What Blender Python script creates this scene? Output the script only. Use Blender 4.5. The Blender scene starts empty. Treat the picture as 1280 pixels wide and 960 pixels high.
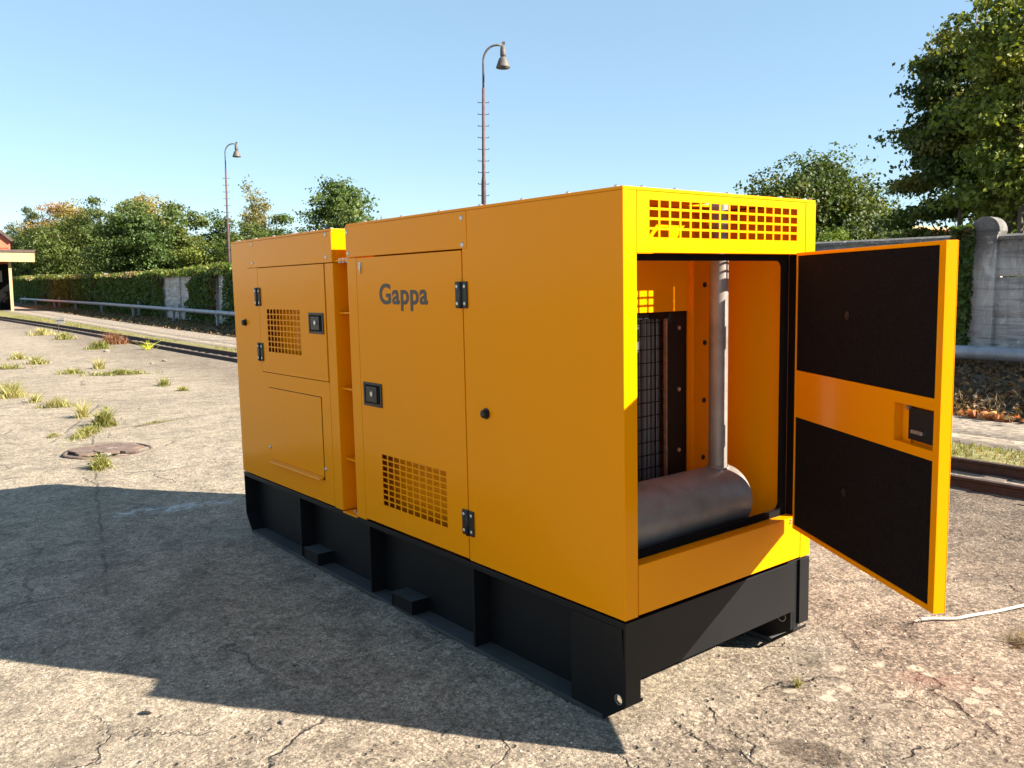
import bpy, bmesh, math, random
import numpy as np
from mathutils import Matrix, Vector, Quaternion

random.seed(7)
rng = np.random.default_rng(11)
S = bpy.context.scene
COL = S.collection
R_ = math.radians

# ------------------------------------------------------------------ camera, sky, sun, exposure
F_PX = 1084.54                     # focal length in pixels of a 1280 wide picture
CAM = Vector((-2.36824, -2.29075, 1.77455))
YAW, PITCH = 0.897781, 0.113875
# the yard is not quite level: the generator and the slab under it lean by this rotation about the camera axis
ROLL = -0.020775


def axes(yaw, pitch, roll):
    cy, sy, cp, sp = math.cos(yaw), math.sin(yaw), math.cos(pitch), math.sin(pitch)
    f = Vector((cy * cp, sy * cp, -sp))
    r = Vector((sy, -cy, 0))
    u = r.cross(f)
    cr, sr = math.cos(roll), math.sin(roll)
    return cr * r + sr * u, -sr * r + cr * u, f


rw, uw, fw = axes(YAW, PITCH, 0)
rg, ug, fg = axes(YAW, PITCH, ROLL)
cam = bpy.data.cameras.new('camera')
cam.sensor_width = 36
cam.lens = 36 * F_PX / 1280
cam.clip_start = 0.05
cam.clip_end = 3000
camo = bpy.data.objects.new('camera', cam)
COL.objects.link(camo)
camo.matrix_world = Matrix(((rw.x, uw.x, -fw.x, CAM.x), (rw.y, uw.y, -fw.y, CAM.y), (rw.z, uw.z, -fw.z, CAM.z), (0, 0, 0, 1)))
S.camera = camo
MR = Matrix((rw, uw, fw)).transposed() @ Matrix((rg, ug, fg))
MG = Matrix.Translation(CAM) @ MR.to_4x4() @ Matrix.Translation(-CAM)     # yard frame -> world

SUN_EL, SUN_AZ = R_(30.8), R_(-54.0)
sdir = Vector((math.cos(SUN_EL) * math.cos(SUN_AZ), math.cos(SUN_EL) * math.sin(SUN_AZ), math.sin(SUN_EL)))
sdir = (MR @ sdir).normalized()
w = bpy.data.worlds.new('World')
S.world = w
w.use_nodes = True
nt = w.node_tree
sky = nt.nodes.new('ShaderNodeTexSky')
sky.sky_type = 'NISHITA'
sky.sun_disc = False
sky.sun_elevation = math.asin(sdir.z)
sky.sun_rotation = math.atan2(sdir.x, sdir.y)
sky.air_density = 1.0
sky.dust_density = 0.0
sky.ozone_density = 3.0
sky.altitude = 50
nt.nodes['Background'].inputs[1].default_value = 0.052
even = nt.nodes.new('ShaderNodeMix')              # constant pale blue mixed in to even out the sky gradient
even.data_type = 'RGBA'
even.inputs[0].default_value = 0.40
even.inputs[7].default_value = (2.75, 4.15, 5.1, 1)
nt.links.new(sky.outputs[0], even.inputs[6])
nt.links.new(even.outputs[2], nt.nodes['Background'].inputs[0])
sl = bpy.data.lights.new('sun', 'SUN')
sl.energy = 5.0
sl.angle = R_(0.5)
sl.color = (1.0, 0.90, 0.76)
so = bpy.data.objects.new('sun', sl)
COL.objects.link(so)
so.rotation_euler = (-sdir).to_track_quat('-Z', 'Y').to_euler()
so.location = (20, -30, 40)
S.view_settings.view_transform = 'Standard'
S.view_settings.look = 'None'
S.view_settings.exposure = 1.95
S.view_settings.gamma = 1
S.cycles.max_bounces = 8
S.cycles.transparent_max_bounces = 6

# ------------------------------------------------------------------ helpers


def tag(o, label=None, cat=None, group=None, kind=None):
    if label: o['label'] = label
    if cat: o['category'] = cat
    if group: o['group'] = group
    if kind: o['kind'] = kind
    return o


def empty(name, mat=None, parent=None):
    o = bpy.data.objects.new(name, None)
    COL.objects.link(o)
    o.empty_display_size = .2
    if parent: o.parent = parent
    if mat is not None: o.matrix_world = mat
    return o


class MB:
    """collects shapes and links them as one mesh object"""

    def __init__(s):
        s.v, s.f = [], []

    def add(s, v, f):
        n = len(s.v)
        s.v += [tuple(p) for p in v]
        s.f += [tuple(i + n for i in q) for q in f]
        return s

    def box(s, x0, x1, y0, y1, z0, z1):
        v = [(x, y, z) for z in (z0, z1) for y in (y0, y1) for x in (x0, x1)]
        return s.add(v, [(0, 2, 3, 1), (4, 5, 7, 6), (0, 1, 5, 4), (2, 6, 7, 3), (0, 4, 6, 2), (1, 3, 7, 5)])

    def prism(s, poly, axis, a, b):
        """poly: counter-clockwise 2-D outline in the two other axes, extruded along axis from a to b"""
        def p3(p, t):
            if axis == 0: return (t, p[0], p[1])
            if axis == 1: return (p[0], t, p[1])
            return (p[0], p[1], t)
        n = len(poly)
        v = [p3(p, a) for p in poly] + [p3(p, b) for p in poly]
        f = [tuple(range(n))[::-1], tuple(range(n, 2 * n))]
        f += [(i, (i + 1) % n, n + (i + 1) % n, n + i) for i in range(n)]
        if axis == 1: f = [q[::-1] for q in f]
        return s.add(v, f)

    def tube(s, pts, rad, n=10, cap=True):
        pts = [Vector(p) for p in pts]
        if not hasattr(rad, '__len__'): rad = [rad] * len(pts)
        rad = [float(q) for q in rad]
        base = len(s.v)
        ref = None
        for i, p in enumerate(pts):
            t = (pts[min(i + 1, len(pts) - 1)] - pts[max(i - 1, 0)]).normalized()
            if ref is None:
                ref = Vector((0, 0, 1)) if abs(t.z) < .9 else Vector((1, 0, 0))
            a = (ref - t * ref.dot(t)).normalized()
            ref = a
            b = t.cross(a)
            for k in range(n):
                g = 2 * math.pi * k / n
                s.v.append(tuple(p + rad[i] * (math.cos(g) * a + math.sin(g) * b)))
        for i in range(len(pts) - 1):
            for k in range(n):
                o = base + i * n
                s.f.append((o + k, o + (k + 1) % n, o + n + (k + 1) % n, o + n + k))
        if cap:
            s.f.append(tuple(base + k for k in range(n))[::-1])
            o = base + (len(pts) - 1) * n
            s.f.append(tuple(o + k for k in range(n)))
        return s

    def plate(s, axis, at, th, u0, u1, v0, v1, holes=()):
        """sheet with square holes cut through. u,v are the two other axes in order; holes = (us, vs): lists of
        (lo,hi) intervals, every pair is a hole"""
        us, vs = holes
        U = sorted({u0, u1, *[a for q in us for a in q]})
        V = sorted({v0, v1, *[a for q in vs for a in q]})
        hu = {round(q[0], 6) for q in us}
        hv = {round(q[0], 6) for q in vs}
        def P(u, v, t):
            return (t, u, v) if axis == 0 else ((u, t, v) if axis == 1 else (u, v, t))
        base = len(s.v)
        nu, nv = len(U), len(V)
        for t in (at, at + th):
            for v in V:
                for u in U:
                    s.v.append(P(u, v, t))
        I = lambda i, j, k: base + k * nu * nv + j * nu + i
        solid = [[not (round(U[i], 6) in hu and round(V[j], 6) in hv) for i in range(nu - 1)] for j in range(nv - 1)]
        fl = axis == 1
        def F(q):
            s.f.append(q[::-1] if fl else q)
        for j in range(nv - 1):
            for i in range(nu - 1):
                if not solid[j][i]: continue
                F((I(i, j, 0), I(i, j + 1, 0), I(i + 1, j + 1, 0), I(i + 1, j, 0)))
                F((I(i, j, 1), I(i + 1, j, 1), I(i + 1, j + 1, 1), I(i, j + 1, 1)))
                if i == 0 or not solid[j][i - 1]: F((I(i, j, 0), I(i, j, 1), I(i, j + 1, 1), I(i, j + 1, 0)))
                if i == nu - 2 or not solid[j][i + 1]: F((I(i + 1, j, 0), I(i + 1, j + 1, 0), I(i + 1, j + 1, 1), I(i + 1, j, 1)))
                if j == 0 or not solid[j - 1][i]: F((I(i, j, 0), I(i + 1, j, 0), I(i + 1, j, 1), I(i, j, 1)))
                if j == nv - 2 or not solid[j + 1][i]: F((I(i, j + 1, 0), I(i, j + 1, 1), I(i + 1, j + 1, 1), I(i + 1, j + 1, 0)))
        return s

    def mesh(s, name, mat, smooth=False):
        m = bpy.data.meshes.new(name)
        m.from_pydata(s.v, [], s.f)
        if mat: m.materials.append(mat)
        if smooth:
            m.polygons.foreach_set('use_smooth', [True] * len(m.polygons))
        m.update()
        return m

    def build(s, name, mat, parent=None, smooth=False, bevel=0, seg=2):
        return link(name, s.mesh(name, mat, smooth), parent, bevel, seg)


def link(name, mesh, parent=None, bevel=0, seg=2):
    o = bpy.data.objects.new(name, mesh)
    COL.objects.link(o)
    if parent: o.parent = parent
    if bevel:
        b = o.modifiers.new('bevel', 'BEVEL')
        b.width = bevel
        b.segments = seg
        b.limit_method = 'ANGLE'
        b.harden_normals = True
        o.data.polygons.foreach_set('use_smooth', [True] * len(o.data.polygons))
    return o


def auto_smooth(o, ang=35):
    me = o.data
    bm = bmesh.new(); bm.from_mesh(me)
    for e in bm.edges:
        if len(e.link_faces) == 2 and e.calc_face_angle(0) > R_(ang): e.smooth = False
    for f in bm.faces: f.smooth = True
    bm.to_mesh(me); bm.free()
    return o


def np_mesh(name, V, Q, mat, smooth=False, tint=None):
    """quads (or triangles) from numpy arrays; tint: per-vertex colour of the thing itself"""
    m = bpy.data.meshes.new(name)
    k = Q.shape[1]
    m.vertices.add(len(V)); m.vertices.foreach_set('co', V.astype(np.float32).ravel())
    m.loops.add(Q.size); m.loops.foreach_set('vertex_index', Q.astype(np.int32).ravel())
    m.polygons.add(len(Q))
    m.polygons.foreach_set('loop_start', np.arange(0, Q.size, k, dtype=np.int32))
    m.polygons.foreach_set('loop_total', np.full(len(Q), k, dtype=np.int32))
    if smooth: m.polygons.foreach_set('use_smooth', np.ones(len(Q), dtype=bool))
    if tint is not None:
        a = m.color_attributes.new('tint', 'FLOAT_COLOR', 'POINT')
        a.data.foreach_set('color', np.c_[tint, np.ones(len(tint))].astype(np.float32).ravel())
    if mat: m.materials.append(mat)
    m.update(); m.validate()
    return m


def vnoise(x, y, seed=0):
    """value noise on unit lattice, 0..1"""
    xi, yi = np.floor(x).astype(np.int64), np.floor(y).astype(np.int64)
    fx, fy = x - xi, y - yi
    fx, fy = fx * fx * (3 - 2 * fx), fy * fy * (3 - 2 * fy)
    def h(a, b):
        n = (a * 374761393 + b * 668265263 + seed * 974711) & 0xffffffff
        n = ((n ^ (n >> 13)) * 1274126177) & 0xffffffff
        return ((n ^ (n >> 16)) & 0xffff) / 65535.0
    return (h(xi, yi) * (1 - fx) + h(xi + 1, yi) * fx) * (1 - fy) + (h(xi, yi + 1) * (1 - fx) + h(xi + 1, yi + 1) * fx) * fy


# ------------------------------------------------------------------ materials
class NT:
    def __init__(s, name):
        s.m = bpy.data.materials.new(name); s.m.use_nodes = True
        s.t = s.m.node_tree; s.n = s.t.nodes
        s.b = s.n['Principled BSDF']
        s.out = s.n['Material Output']

    def new(s, typ, **kw):
        n = s.n.new(typ)
        for k, v in kw.items():
            if k.startswith('i_'):
                n.inputs[k[2:]].default_value = v
            else: setattr(n, k, v)
        return n

    def ln(s, a, b): s.t.links.new(a, b)

    def pos(s):
        return s.new('ShaderNodeNewGeometry').outputs['Position']

    def obj(s):
        return s.new('ShaderNodeTexCoord').outputs['Object']

    def noise(s, vec, scale, detail=4, rough=.55, dist=0):
        n = s.new('ShaderNodeTexNoise')
        n.inputs['Scale'].default_value = scale; n.inputs['Detail'].default_value = detail
        n.inputs['Roughness'].default_value = rough; n.inputs['Distortion'].default_value = dist
        if vec is not None: s.ln(vec, n.inputs['Vector'])
        return n

    def voro(s, vec, scale, feature='F1', rnd=1):
        n = s.new('ShaderNodeTexVoronoi'); n.feature = feature
        n.inputs['Scale'].default_value = scale; n.inputs['Randomness'].default_value = rnd
        if vec is not None: s.ln(vec, n.inputs['Vector'])
        return n

    def ramp(s, fac, stops, interp='LINEAR'):
        n = s.new('ShaderNodeValToRGB'); n.color_ramp.interpolation = interp
        e = n.color_ramp.elements
        while len(e) < len(stops): e.new(.5)
        for el, (p, c) in zip(e, stops):
            el.position = p
            el.color = (*c, 1) if hasattr(c, '__len__') else (c, c, c, 1)
        s.ln(fac, n.inputs[0])
        return n.outputs[0]

    def mix(s, fac, a, b, mode='MIX'):
        n = s.new('ShaderNodeMix', data_type='RGBA', blend_type=mode)
        for i, v in ((0, fac), (6, a), (7, b)):
            sock = n.inputs[i]
            if hasattr(v, 'is_linked'): s.ln(v, sock)
            elif hasattr(v, '__len__'): sock.default_value = (*v, 1)
            else: sock.default_value = v if i == 0 else (v, v, v, 1)
        return n.outputs[2]

    def math(s, op, a, b=None, c=None, clamp=False):
        n = s.new('ShaderNodeMath', operation=op, use_clamp=clamp)
        for i, v in enumerate((a, b, c)):
            if v is None: continue
            if hasattr(v, 'is_linked'): s.ln(v, n.inputs[i])
            else: n.inputs[i].default_value = v
        return n.outputs[0]

    def bump(s, h, dist=.01, strength=1, prev=None):
        n = s.new('ShaderNodeBump'); n.inputs['Distance'].default_value = dist; n.inputs['Strength'].default_value = strength
        s.ln(h, n.inputs['Height'])
        if prev is not None: s.ln(prev, n.inputs['Normal'])
        return n.outputs[0]

    def set(s, **kw):
        names = dict(col='Base Color', rough='Roughness', metal='Metallic', norm='Normal', coat='Coat Weight', coatr='Coat Roughness', spec='Specular IOR Level')
        for k, v in kw.items():
            sock = s.b.inputs[names[k]]
            if hasattr(v, 'is_linked'): s.ln(v, sock)
            elif hasattr(v, '__len__'): sock.default_value = (*v, 1)
            else: sock.default_value = v
        return s.m


def plain(name, col, rough=.6, metal=0, var=.15, scale=30, bump=.0, coat=0, spec=.4):
    t = NT(name)
    p = t.obj()
    n = t.noise(p, scale, 5)
    f = t.ramp(n.outputs[0], [(.3, 1 - var), (.7, 1 + var)])
    t.set(col=t.mix(1, col, f, 'MULTIPLY'), rough=rough, metal=metal, coat=coat, spec=spec)
    if bump: t.set(norm=t.bump(n.outputs[0], bump, .6))
    return t.m


def paint(name, col, rough=.32, coat=.35, dust=.04, spec=.3):
    t = NT(name)
    p = t.pos()
    big = t.noise(p, 1.3, 3)
    fine = t.noise(p, 260, 2)
    spot = t.noise(p, 9, 6, .7)
    wave = t.noise(p, 3.2, 2)
    c = t.mix(t.ramp(big.outputs[0], [(.35, 0.0), (.7, dust)]), col, tuple(min(1, q * .75 + .06) for q in col))
    c = t.mix(t.ramp(spot.outputs[0], [(.66, 0.0), (.8, dust * 2)]), c, (.30, .24, .17))
    t.set(col=c, rough=t.math('ADD', rough - .06, t.math('MULTIPLY', spot.outputs[0], .12)), coat=coat, coatr=.12, spec=spec)
    b = t.bump(wave.outputs[0], .0045, .5)
    t.set(norm=t.bump(fine.outputs[0], .00035, .35, b))
    return t.m


YEL = paint('yellow_paint', (.83, .278, .001), .16, .0, .004, .10)
BLK = paint('black_paint', (.0055, .0058, .0066), .40, .0, .06, .22)
DUSTY = paint('dusty_black_steel', (.030, .031, .033), .7, .0, .7, .25)
RUB = plain('black_rubber', (.004, .0038, .0038), .8, 0, .2, 60, spec=.12)
FOAM = plain('acoustic_foam', (.0085, .0062, .0056), 1.0, 0, .35, 90, .002, spec=.1)
PLA = plain('black_plastic', (.010, .010, .0105), .42, 0, .15, 80, .0003, spec=.35)
ZINC = plain('zinc_plated_steel', (.55, .53, .50), .38, .9, .2, 40)
INK = plain('dark_lettering', (.055, .045, .035), .5, 0, .1, 30)

t = NT('exhaust_steel')
p = t.obj()
n1 = t.noise(p, 7, 6, .65); n2 = t.noise(p, 60, 4); n3 = t.noise(p, 1.9, 3)
c = t.mix(t.ramp(n1.outputs[0], [(.35, 0), (.7, 1)]), (.30, .275, .255), (.20, .17, .15))
c = t.mix(t.ramp(n3.outputs[0], [(.45, 0), (.7, .6)]), c, (.36, .34, .325))
t.set(col=c, metal=.4, rough=t.ramp(n2.outputs[0], [(.3, .40), (.7, .55)]), norm=t.bump(n2.outputs[0], .001, .4))
EXH = t.m

t = NT('radiator_fins')
p = t.obj()
wv = t.new('ShaderNodeTexWave', wave_type='BANDS', bands_direction='X'); wv.inputs['Scale'].default_value = 32; wv.inputs['Distortion'].default_value = .15
t.ln(p, wv.inputs['Vector'])
t.set(col=t.ramp(wv.outputs[0], [(.25, (.03, .028, .028)), (.6, (.40, .37, .36))]), rough=.5, metal=.4, norm=t.bump(wv.outputs[0], .004, .8))
FINS = t.m

# --- yard concrete
t = NT('yard_concrete')
p = t.pos()
big = t.noise(p, .45, 5, .6); mid = t.noise(p, 2.6, 6, .65, .4); sm = t.noise(p, 14, 5, .7)
pale = t.mix(t.ramp(big.outputs[0], [(.3, 0), (.7, 1)]), (.272, .228, .170), (.210, .174, .134))
brown = t.mix(t.ramp(mid.outputs[0], [(.3, 0), (.75, 1)]), (.122, .093, .070), (.195, .152, .114))
# worn aggregate shows towards +x -y, floated surface is left towards the far left
sx = t.new('ShaderNodeSeparateXYZ'); t.ln(p, sx.inputs[0])
gx = t.math('ADD', t.math('MULTIPLY', sx.outputs[0], .13), t.math('MULTIPLY', sx.outputs[1], -.11))
wear = t.math('ADD', t.math('ADD', gx, .30), t.math('MULTIPLY', t.math('SUBTRACT', t.noise(p, .9, 5, .6).outputs[0], .5), 2.2), clamp=True)
c = t.mix(wear, pale, brown)
ag1 = t.voro(p, 95); ag2 = t.voro(p, 50); ag3 = t.voro(p, 190)
bw = lambda s: t.new('ShaderNodeRGBToBW')
def grey(col):
    n = t.new('ShaderNodeRGBToBW'); t.ln(col, n.inputs[0]); return n.outputs[0]
g1 = grey(ag1.outputs['Color']); g2 = grey(ag2.outputs['Color']); g3 = grey(ag3.outputs['Color'])
a1 = t.ramp(g1, [(.2, .52), (.5, .97), (.8, 1.65)])
a2 = t.ramp(g2, [(.25, .7), (.55, 1.0), (.86, 1.4)])
a3 = t.ramp(g3, [(.2, .7), (.8, 1.38)])
wamp = t.ramp(wear, [(0, .45), (1, 1)])
c = t.mix(wamp, c, t.mix(1, c, a1, 'MULTIPLY'))
c = t.mix(t.math('MULTIPLY', wamp, .8), c, t.mix(1, c, a2, 'MULTIPLY'))
c = t.mix(1, c, a3, 'MULTIPLY')
# dirt blotches
c = t.mix(t.ramp(mid.outputs[0], [(.55, 0), (.72, .55)]), c, (.10, .08, .063))
c = t.mix(t.ramp(sm.outputs[0], [(.58, 0), (.75, .5)]), c, (.14, .11, .09))
c = t.mix(t.ramp(t.noise(p, 5.5, 4, .6, .6).outputs[0], [(.6, 0), (.7, .45)]), c, (.33, .28, .215))
pit = t.math('MULTIPLY', t.ramp(t.noise(p, 34, 3, .6, .4).outputs[0], [(.63, 0), (.70, 1)]), t.ramp(t.noise(p, 2.1, 4, .6).outputs[0], [(.42, .1), (.6, 1)]))
c = t.mix(t.math('MULTIPLY', pit, .8), c, (.055, .044, .036))
b6 = t.noise(p, 4.2, 5, .7, .3); b18 = t.noise(p, 22, 4, .65, .5)
c = t.mix(1, c, t.ramp(b6.outputs[0], [(.32, .70), (.5, 1.0), (.68, 1.22)]), 'MULTIPLY')
c = t.mix(1, c, t.ramp(b18.outputs[0], [(.30, .66), (.5, 1.0), (.70, 1.25)]), 'MULTIPLY')
flake = t.ramp(t.noise(p, 60, 2, .5).outputs[0], [(.66, 0), (.72, 1)])
c = t.mix(t.math('MULTIPLY', flake, .6), c, (.045, .037, .03))
cv_ = t.voro(p, 26)
chip = t.math('MULTIPLY', t.ramp(grey(cv_.outputs['Color']), [(.66, 0), (.70, 1)]), t.ramp(cv_.outputs['Distance'], [(.22, 1), (.34, 0)]))
c = t.mix(t.math('MULTIPLY', t.math('MULTIPLY', chip, wamp), .55), c, (.36, .31, .24))
cv2 = t.voro(p, 19)
hol = t.math('MULTIPLY', t.ramp(grey(cv2.outputs['Color']), [(.66, 0), (.70, 1)]), t.ramp(cv2.outputs['Distance'], [(.16, 1), (.30, 0)]))
hol = t.math('MULTIPLY', hol, t.ramp(t.noise(p, 1.7, 3).outputs[0], [(.42, .1), (.6, 1)]))
c = t.mix(t.math('MULTIPLY', hol, .6), c, (.06, .05, .04))
pit = t.math('MAXIMUM', pit, hol)
# cracks
wob = t.new('ShaderNodeVectorMath', operation='MULTIPLY_ADD'); t.ln(t.noise(p, 2.2, 5, .6).outputs['Color'], wob.inputs[0])
wob.inputs[1].default_value = (.55, .55, 0); t.ln(p, wob.inputs[2])
ck = t.voro(wob.outputs[0], .42, 'DISTANCE_TO_EDGE')
ck2 = t.voro(wob.outputs[0], 1.15, 'DISTANCE_TO_EDGE')
pres = t.ramp(t.noise(p, .7, 3).outputs[0], [(.47, 0), (.58, 1)])
crack = t.math('MULTIPLY', t.ramp(ck.outputs[0], [(0.0, 1), (.0025, .9), (.0075, 0)]), pres)
pres2 = t.ramp(t.noise(p, 1.5, 3).outputs[0], [(.52, 0), (.6, 1)])
crack2 = t.math('MULTIPLY', t.ramp(ck2.outputs[0], [(0.0, 1), (.004, .8), (.012, 0)]), pres2)
crack = t.math('MAXIMUM', crack, crack2)
c = t.mix(t.math('MULTIPLY', crack, .52), c, (.05, .04, .033))


def spot(cx, cy, rx, ry, soft=.35, rot=0, nz=.5, nscale=3):
    """mask of a stain with its own outline"""
    mp = t.new('ShaderNodeMapping'); mp.vector_type = 'TEXTURE'
    mp.inputs['Location'].default_value = (cx, cy, 0); mp.inputs['Rotation'].default_value = (0, 0, rot)
    mp.inputs['Scale'].default_value = (rx, ry, 1e3)
    t.ln(p, mp.inputs[0])
    ln_ = t.new('ShaderNodeVectorMath', operation='LENGTH'); t.ln(mp.outputs[0], ln_.inputs[0])
    d = t.math('ADD', ln_.outputs['Value'], t.math('MULTIPLY', t.math('SUBTRACT', t.noise(p, nscale, 4, .6).outputs[0], .5), nz * 2))
    return t.ramp(d, [(1 - soft, 1), (1.0, 0)])



def joint(x0, y0, x1, y1, wd):
    """mask of a straight joint between two slabs"""
    L_ = math.hypot(x1 - x0, y1 - y0); nx, ny = -(y1 - y0) / L_, (x1 - x0) / L_
    wn = t.math('MULTIPLY', t.math('SUBTRACT', t.noise(p, 3.5, 5, .65).outputs[0], .5), .10)
    dd = t.math('ADD', t.math('ADD', t.math('MULTIPLY', sx.outputs[0], nx), t.math('MULTIPLY', sx.outputs[1], ny)), -(x0 * nx + y0 * ny))
    dd = t.math('ABSOLUTE', t.math('ADD', dd, wn))
    along_ = t.math('ADD', t.math('MULTIPLY', sx.outputs[0], (x1 - x0) / L_), t.math('MULTIPLY', sx.outputs[1], (y1 - y0) / L_))
    al0 = x0 * (x1 - x0) / L_ + y0 * (y1 - y0) / L_
    on = t.math('MULTIPLY', t.math('GREATER_THAN', along_, al0), t.math('LESS_THAN', along_, al0 + L_))
    return t.math('MULTIPLY', t.ramp(dd, [(wd * .4, 1), (wd, 0)]), on)


jn = t.math('MAXIMUM', joint(-1.15, 3.1, .32, 9.9, .018), joint(.30, 9.75, 3.4, 10.6, .03))
jn = t.math('MAXIMUM', jn, joint(-.30, 9.2, 1.05, 12.6, .03))
jn = t.math('MULTIPLY', jn, t.ramp(t.noise(p, 2.4, 4, .65).outputs[0], [(.40, .05), (.58, 1)]))
c = t.mix(t.math('MULTIPLY', jn, .6), c, (.055, .045, .034))
crack = t.math('MAXIMUM', crack, t.math('MULTIPLY', jn, .5))
dust_ = t.math('MAXIMUM', joint(-1.15, 3.1, .32, 9.9, .16), joint(.30, 9.75, 3.4, 10.6, .2))
c = t.mix(t.math('MULTIPLY', t.math('MULTIPLY', dust_, .35), sm.outputs[0]), c, (.09, .075, .055))
oil = t.math('MAXIMUM', spot(-.9, 2.6, .5, .28, .8, .4, .6, 2.5), spot(1.9, .5, .45, .3, .8, 0, .6, 2.5))
c = t.mix(t.math('MULTIPLY', oil, .35), c, t.mix(1, c, (.45, .42, .40), 'MULTIPLY'))
tr_ = t.math('ADD', t.math('ADD', t.math('MULTIPLY', sx.outputs[0], .99937), t.math('MULTIPLY', sx.outputs[1], -.0354)), -(5.113 * .99937 - 1.074 * .0354))
tr_ = t.math('ADD', tr_, t.math('MULTIPLY', t.math('SUBTRACT', big.outputs[0], .5), 1.6))
trk_m = t.ramp(t.math('MULTIPLY', t.math('ADD', tr_, 4.0), .25), [(.25, 0), (.72, 1)])
c = t.mix(t.math('MULTIPLY', trk_m, .75), c, t.mix(1, c, (.62, .60, .60), 'MULTIPLY'))
# dark patch, lichen discs, reddish dust, damp streak: marks that lie on the slab itself
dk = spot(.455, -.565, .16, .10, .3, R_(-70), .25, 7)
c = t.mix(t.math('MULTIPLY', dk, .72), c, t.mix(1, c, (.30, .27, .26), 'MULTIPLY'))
dk2 = spot(2.25, -.72, .34, .2, .5, 0, .35, 6)
c = t.mix(t.math('MULTIPLY', dk2, .75), c, (.085, .065, .04))
red = spot(1.36, -.58, .24, .13, .8, R_(-45), .4, 6)
c = t.mix(t.math('MULTIPLY', red, .35), c, (.26, .13, .095))
wl = t.new('ShaderNodeVectorMath', operation='MULTIPLY_ADD'); t.ln(t.noise(p, 18, 3, .6).outputs['Color'], wl.inputs[0])
wl.inputs[1].default_value = (.05, .05, 0); t.ln(p, wl.inputs[2])
lv = t.voro(wl.outputs[0], 9.5)
lsel = t.ramp(grey(lv.outputs['Color']), [(.52, 0), (.56, 1)])
lich = t.math('MULTIPLY', t.ramp(lv.outputs['Distance'], [(.28, 1), (.36, 0)]), lsel)
lzone = t.math('MAXIMUM', spot(1.3, -.62, .75, .30, .4, R_(-52), .5, 3), spot(.85, -.32, .35, .16, .5, R_(-30), .5, 4))
c = t.mix(t.math('MULTIPLY', t.math('MULTIPLY', lich, lzone), .72), c, (.40, .345, .265))
wet = t.math('MULTIPLY', spot(-.15, 4.95, .75, .16, .6, R_(-12), .5, 4), t.ramp(t.noise(p, 11, 4, .65, 1.0).outputs[0], [(.45, 0), (.56, 1)]))
c = t.mix(t.math('MULTIPLY', wet, .5), c, (.22, .22, .24))
rough = t.math('SUBTRACT', .93, t.math('MULTIPLY', wet, .72))
h = t.math('ADD', t.math('MULTIPLY', g1, .55), t.math('MULTIPLY', g2, .9))
h = t.math('MULTIPLY', h, t.ramp(wear, [(0, .35), (1, 1)]))
h = t.math('ADD', h, t.math('MULTIPLY', sm.outputs[0], 1.3))
h = t.math('SUBTRACT', h, t.math('MULTIPLY', crack, 1.6))
h = t.math('SUBTRACT', h, t.math('MULTIPLY', pit, 1.5))
bn = t.bump(h, .0085, .8)
bn = t.bump(mid.outputs[0], .03, .35, bn)
t.set(col=c, rough=rough, norm=bn, spec=t.math('ADD', .22, t.math('MULTIPLY', wet, .6)))
CONC = t.m


def soil(name, cols, scale, rough=.95, bump=.02):
    t = NT(name)
    p = t.pos()
    a = t.noise(p, scale, 6, .7); b = t.noise(p, scale * 9, 4, .7); v = t.voro(p, scale * 22)
    c = t.mix(t.ramp(a.outputs[0], [(.35, 0), (.65, 1)]), cols[0], cols[1])
    c = t.mix(t.ramp(b.outputs[0], [(.45, 0), (.7, .8)]), c, cols[2])
    n = t.new('ShaderNodeRGBToBW'); t.ln(v.outputs['Color'], n.inputs[0])
    c = t.mix(1, c, t.ramp(n.outputs[0], [(.2, .7), (.8, 1.3)]), 'MULTIPLY')
    t.set(col=c, rough=rough, spec=.2, norm=t.bump(b.outputs[0], bump, .8, t.bump(n.outputs[0], bump * .3, .6)))
    return t.m


BED = soil('track_ballast', [(.20, .165, .13), (.30, .25, .195), (.10, .08, .065)], 2.5)
TURF = soil('turf_soil', [(.16, .15, .05), (.24, .20, .10), (.09, .10, .03)], 1.5)
PATH = soil('path_concrete', [(.23, .19, .15), (.28, .235, .185), (.17, .14, .11)], .8, .95, .006)
BANK = soil('bank_soil', [(.075, .058, .042), (.11, .085, .055), (.05, .045, .022)], 1.3, .95, .04)
FIELD = soil('meadow_soil', [(.06, .065, .025), (.09, .085, .035), (.04, .04, .02)], .5, .95, .05)
WALLC = None
t = NT('weathered_wall_concrete')
p = t.pos(); o_ = t.obj()
a = t.noise(p, 1.1, 6, .7, .5); b = t.noise(p, 9, 6, .7); d_ = t.noise(o_, 26, 4, .7)
st = t.new('ShaderNodeMapping'); st.inputs['Scale'].default_value = (5, 5, .55); t.ln(p, st.inputs[0])
e = t.noise(st.outputs[0], 1.6, 5, .65)
c = t.mix(t.ramp(a.outputs[0], [(.3, 0), (.7, 1)]), (.52, .50, .475), (.36, .345, .33))
c = t.mix(t.ramp(e.outputs[0], [(.52, 0), (.74, .65)]), c, (.10, .095, .09))
sh_ = t.new('ShaderNodeMapping'); sh_.inputs['Scale'].default_value = (.5, .5, 7); t.ln(p, sh_.inputs[0])
c = t.mix(t.ramp(t.noise(sh_.outputs[0], 1.4, 5, .7).outputs[0], [(.48, 0), (.66, .8)]), c, (.14, .135, .13))
pt_ = t.noise(p, 2.7, 5, .7, .8)
c = t.mix(t.ramp(pt_.outputs[0], [(.56, 0), (.64, .7)]), c, (.60, .585, .56))
sz_ = t.new('ShaderNodeSeparateXYZ'); t.ln(p, sz_.inputs[0])
topd = t.math('ADD', sz_.outputs[2], t.math('MULTIPLY', t.math('SUBTRACT', a.outputs[0], .5), 1.2))
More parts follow.
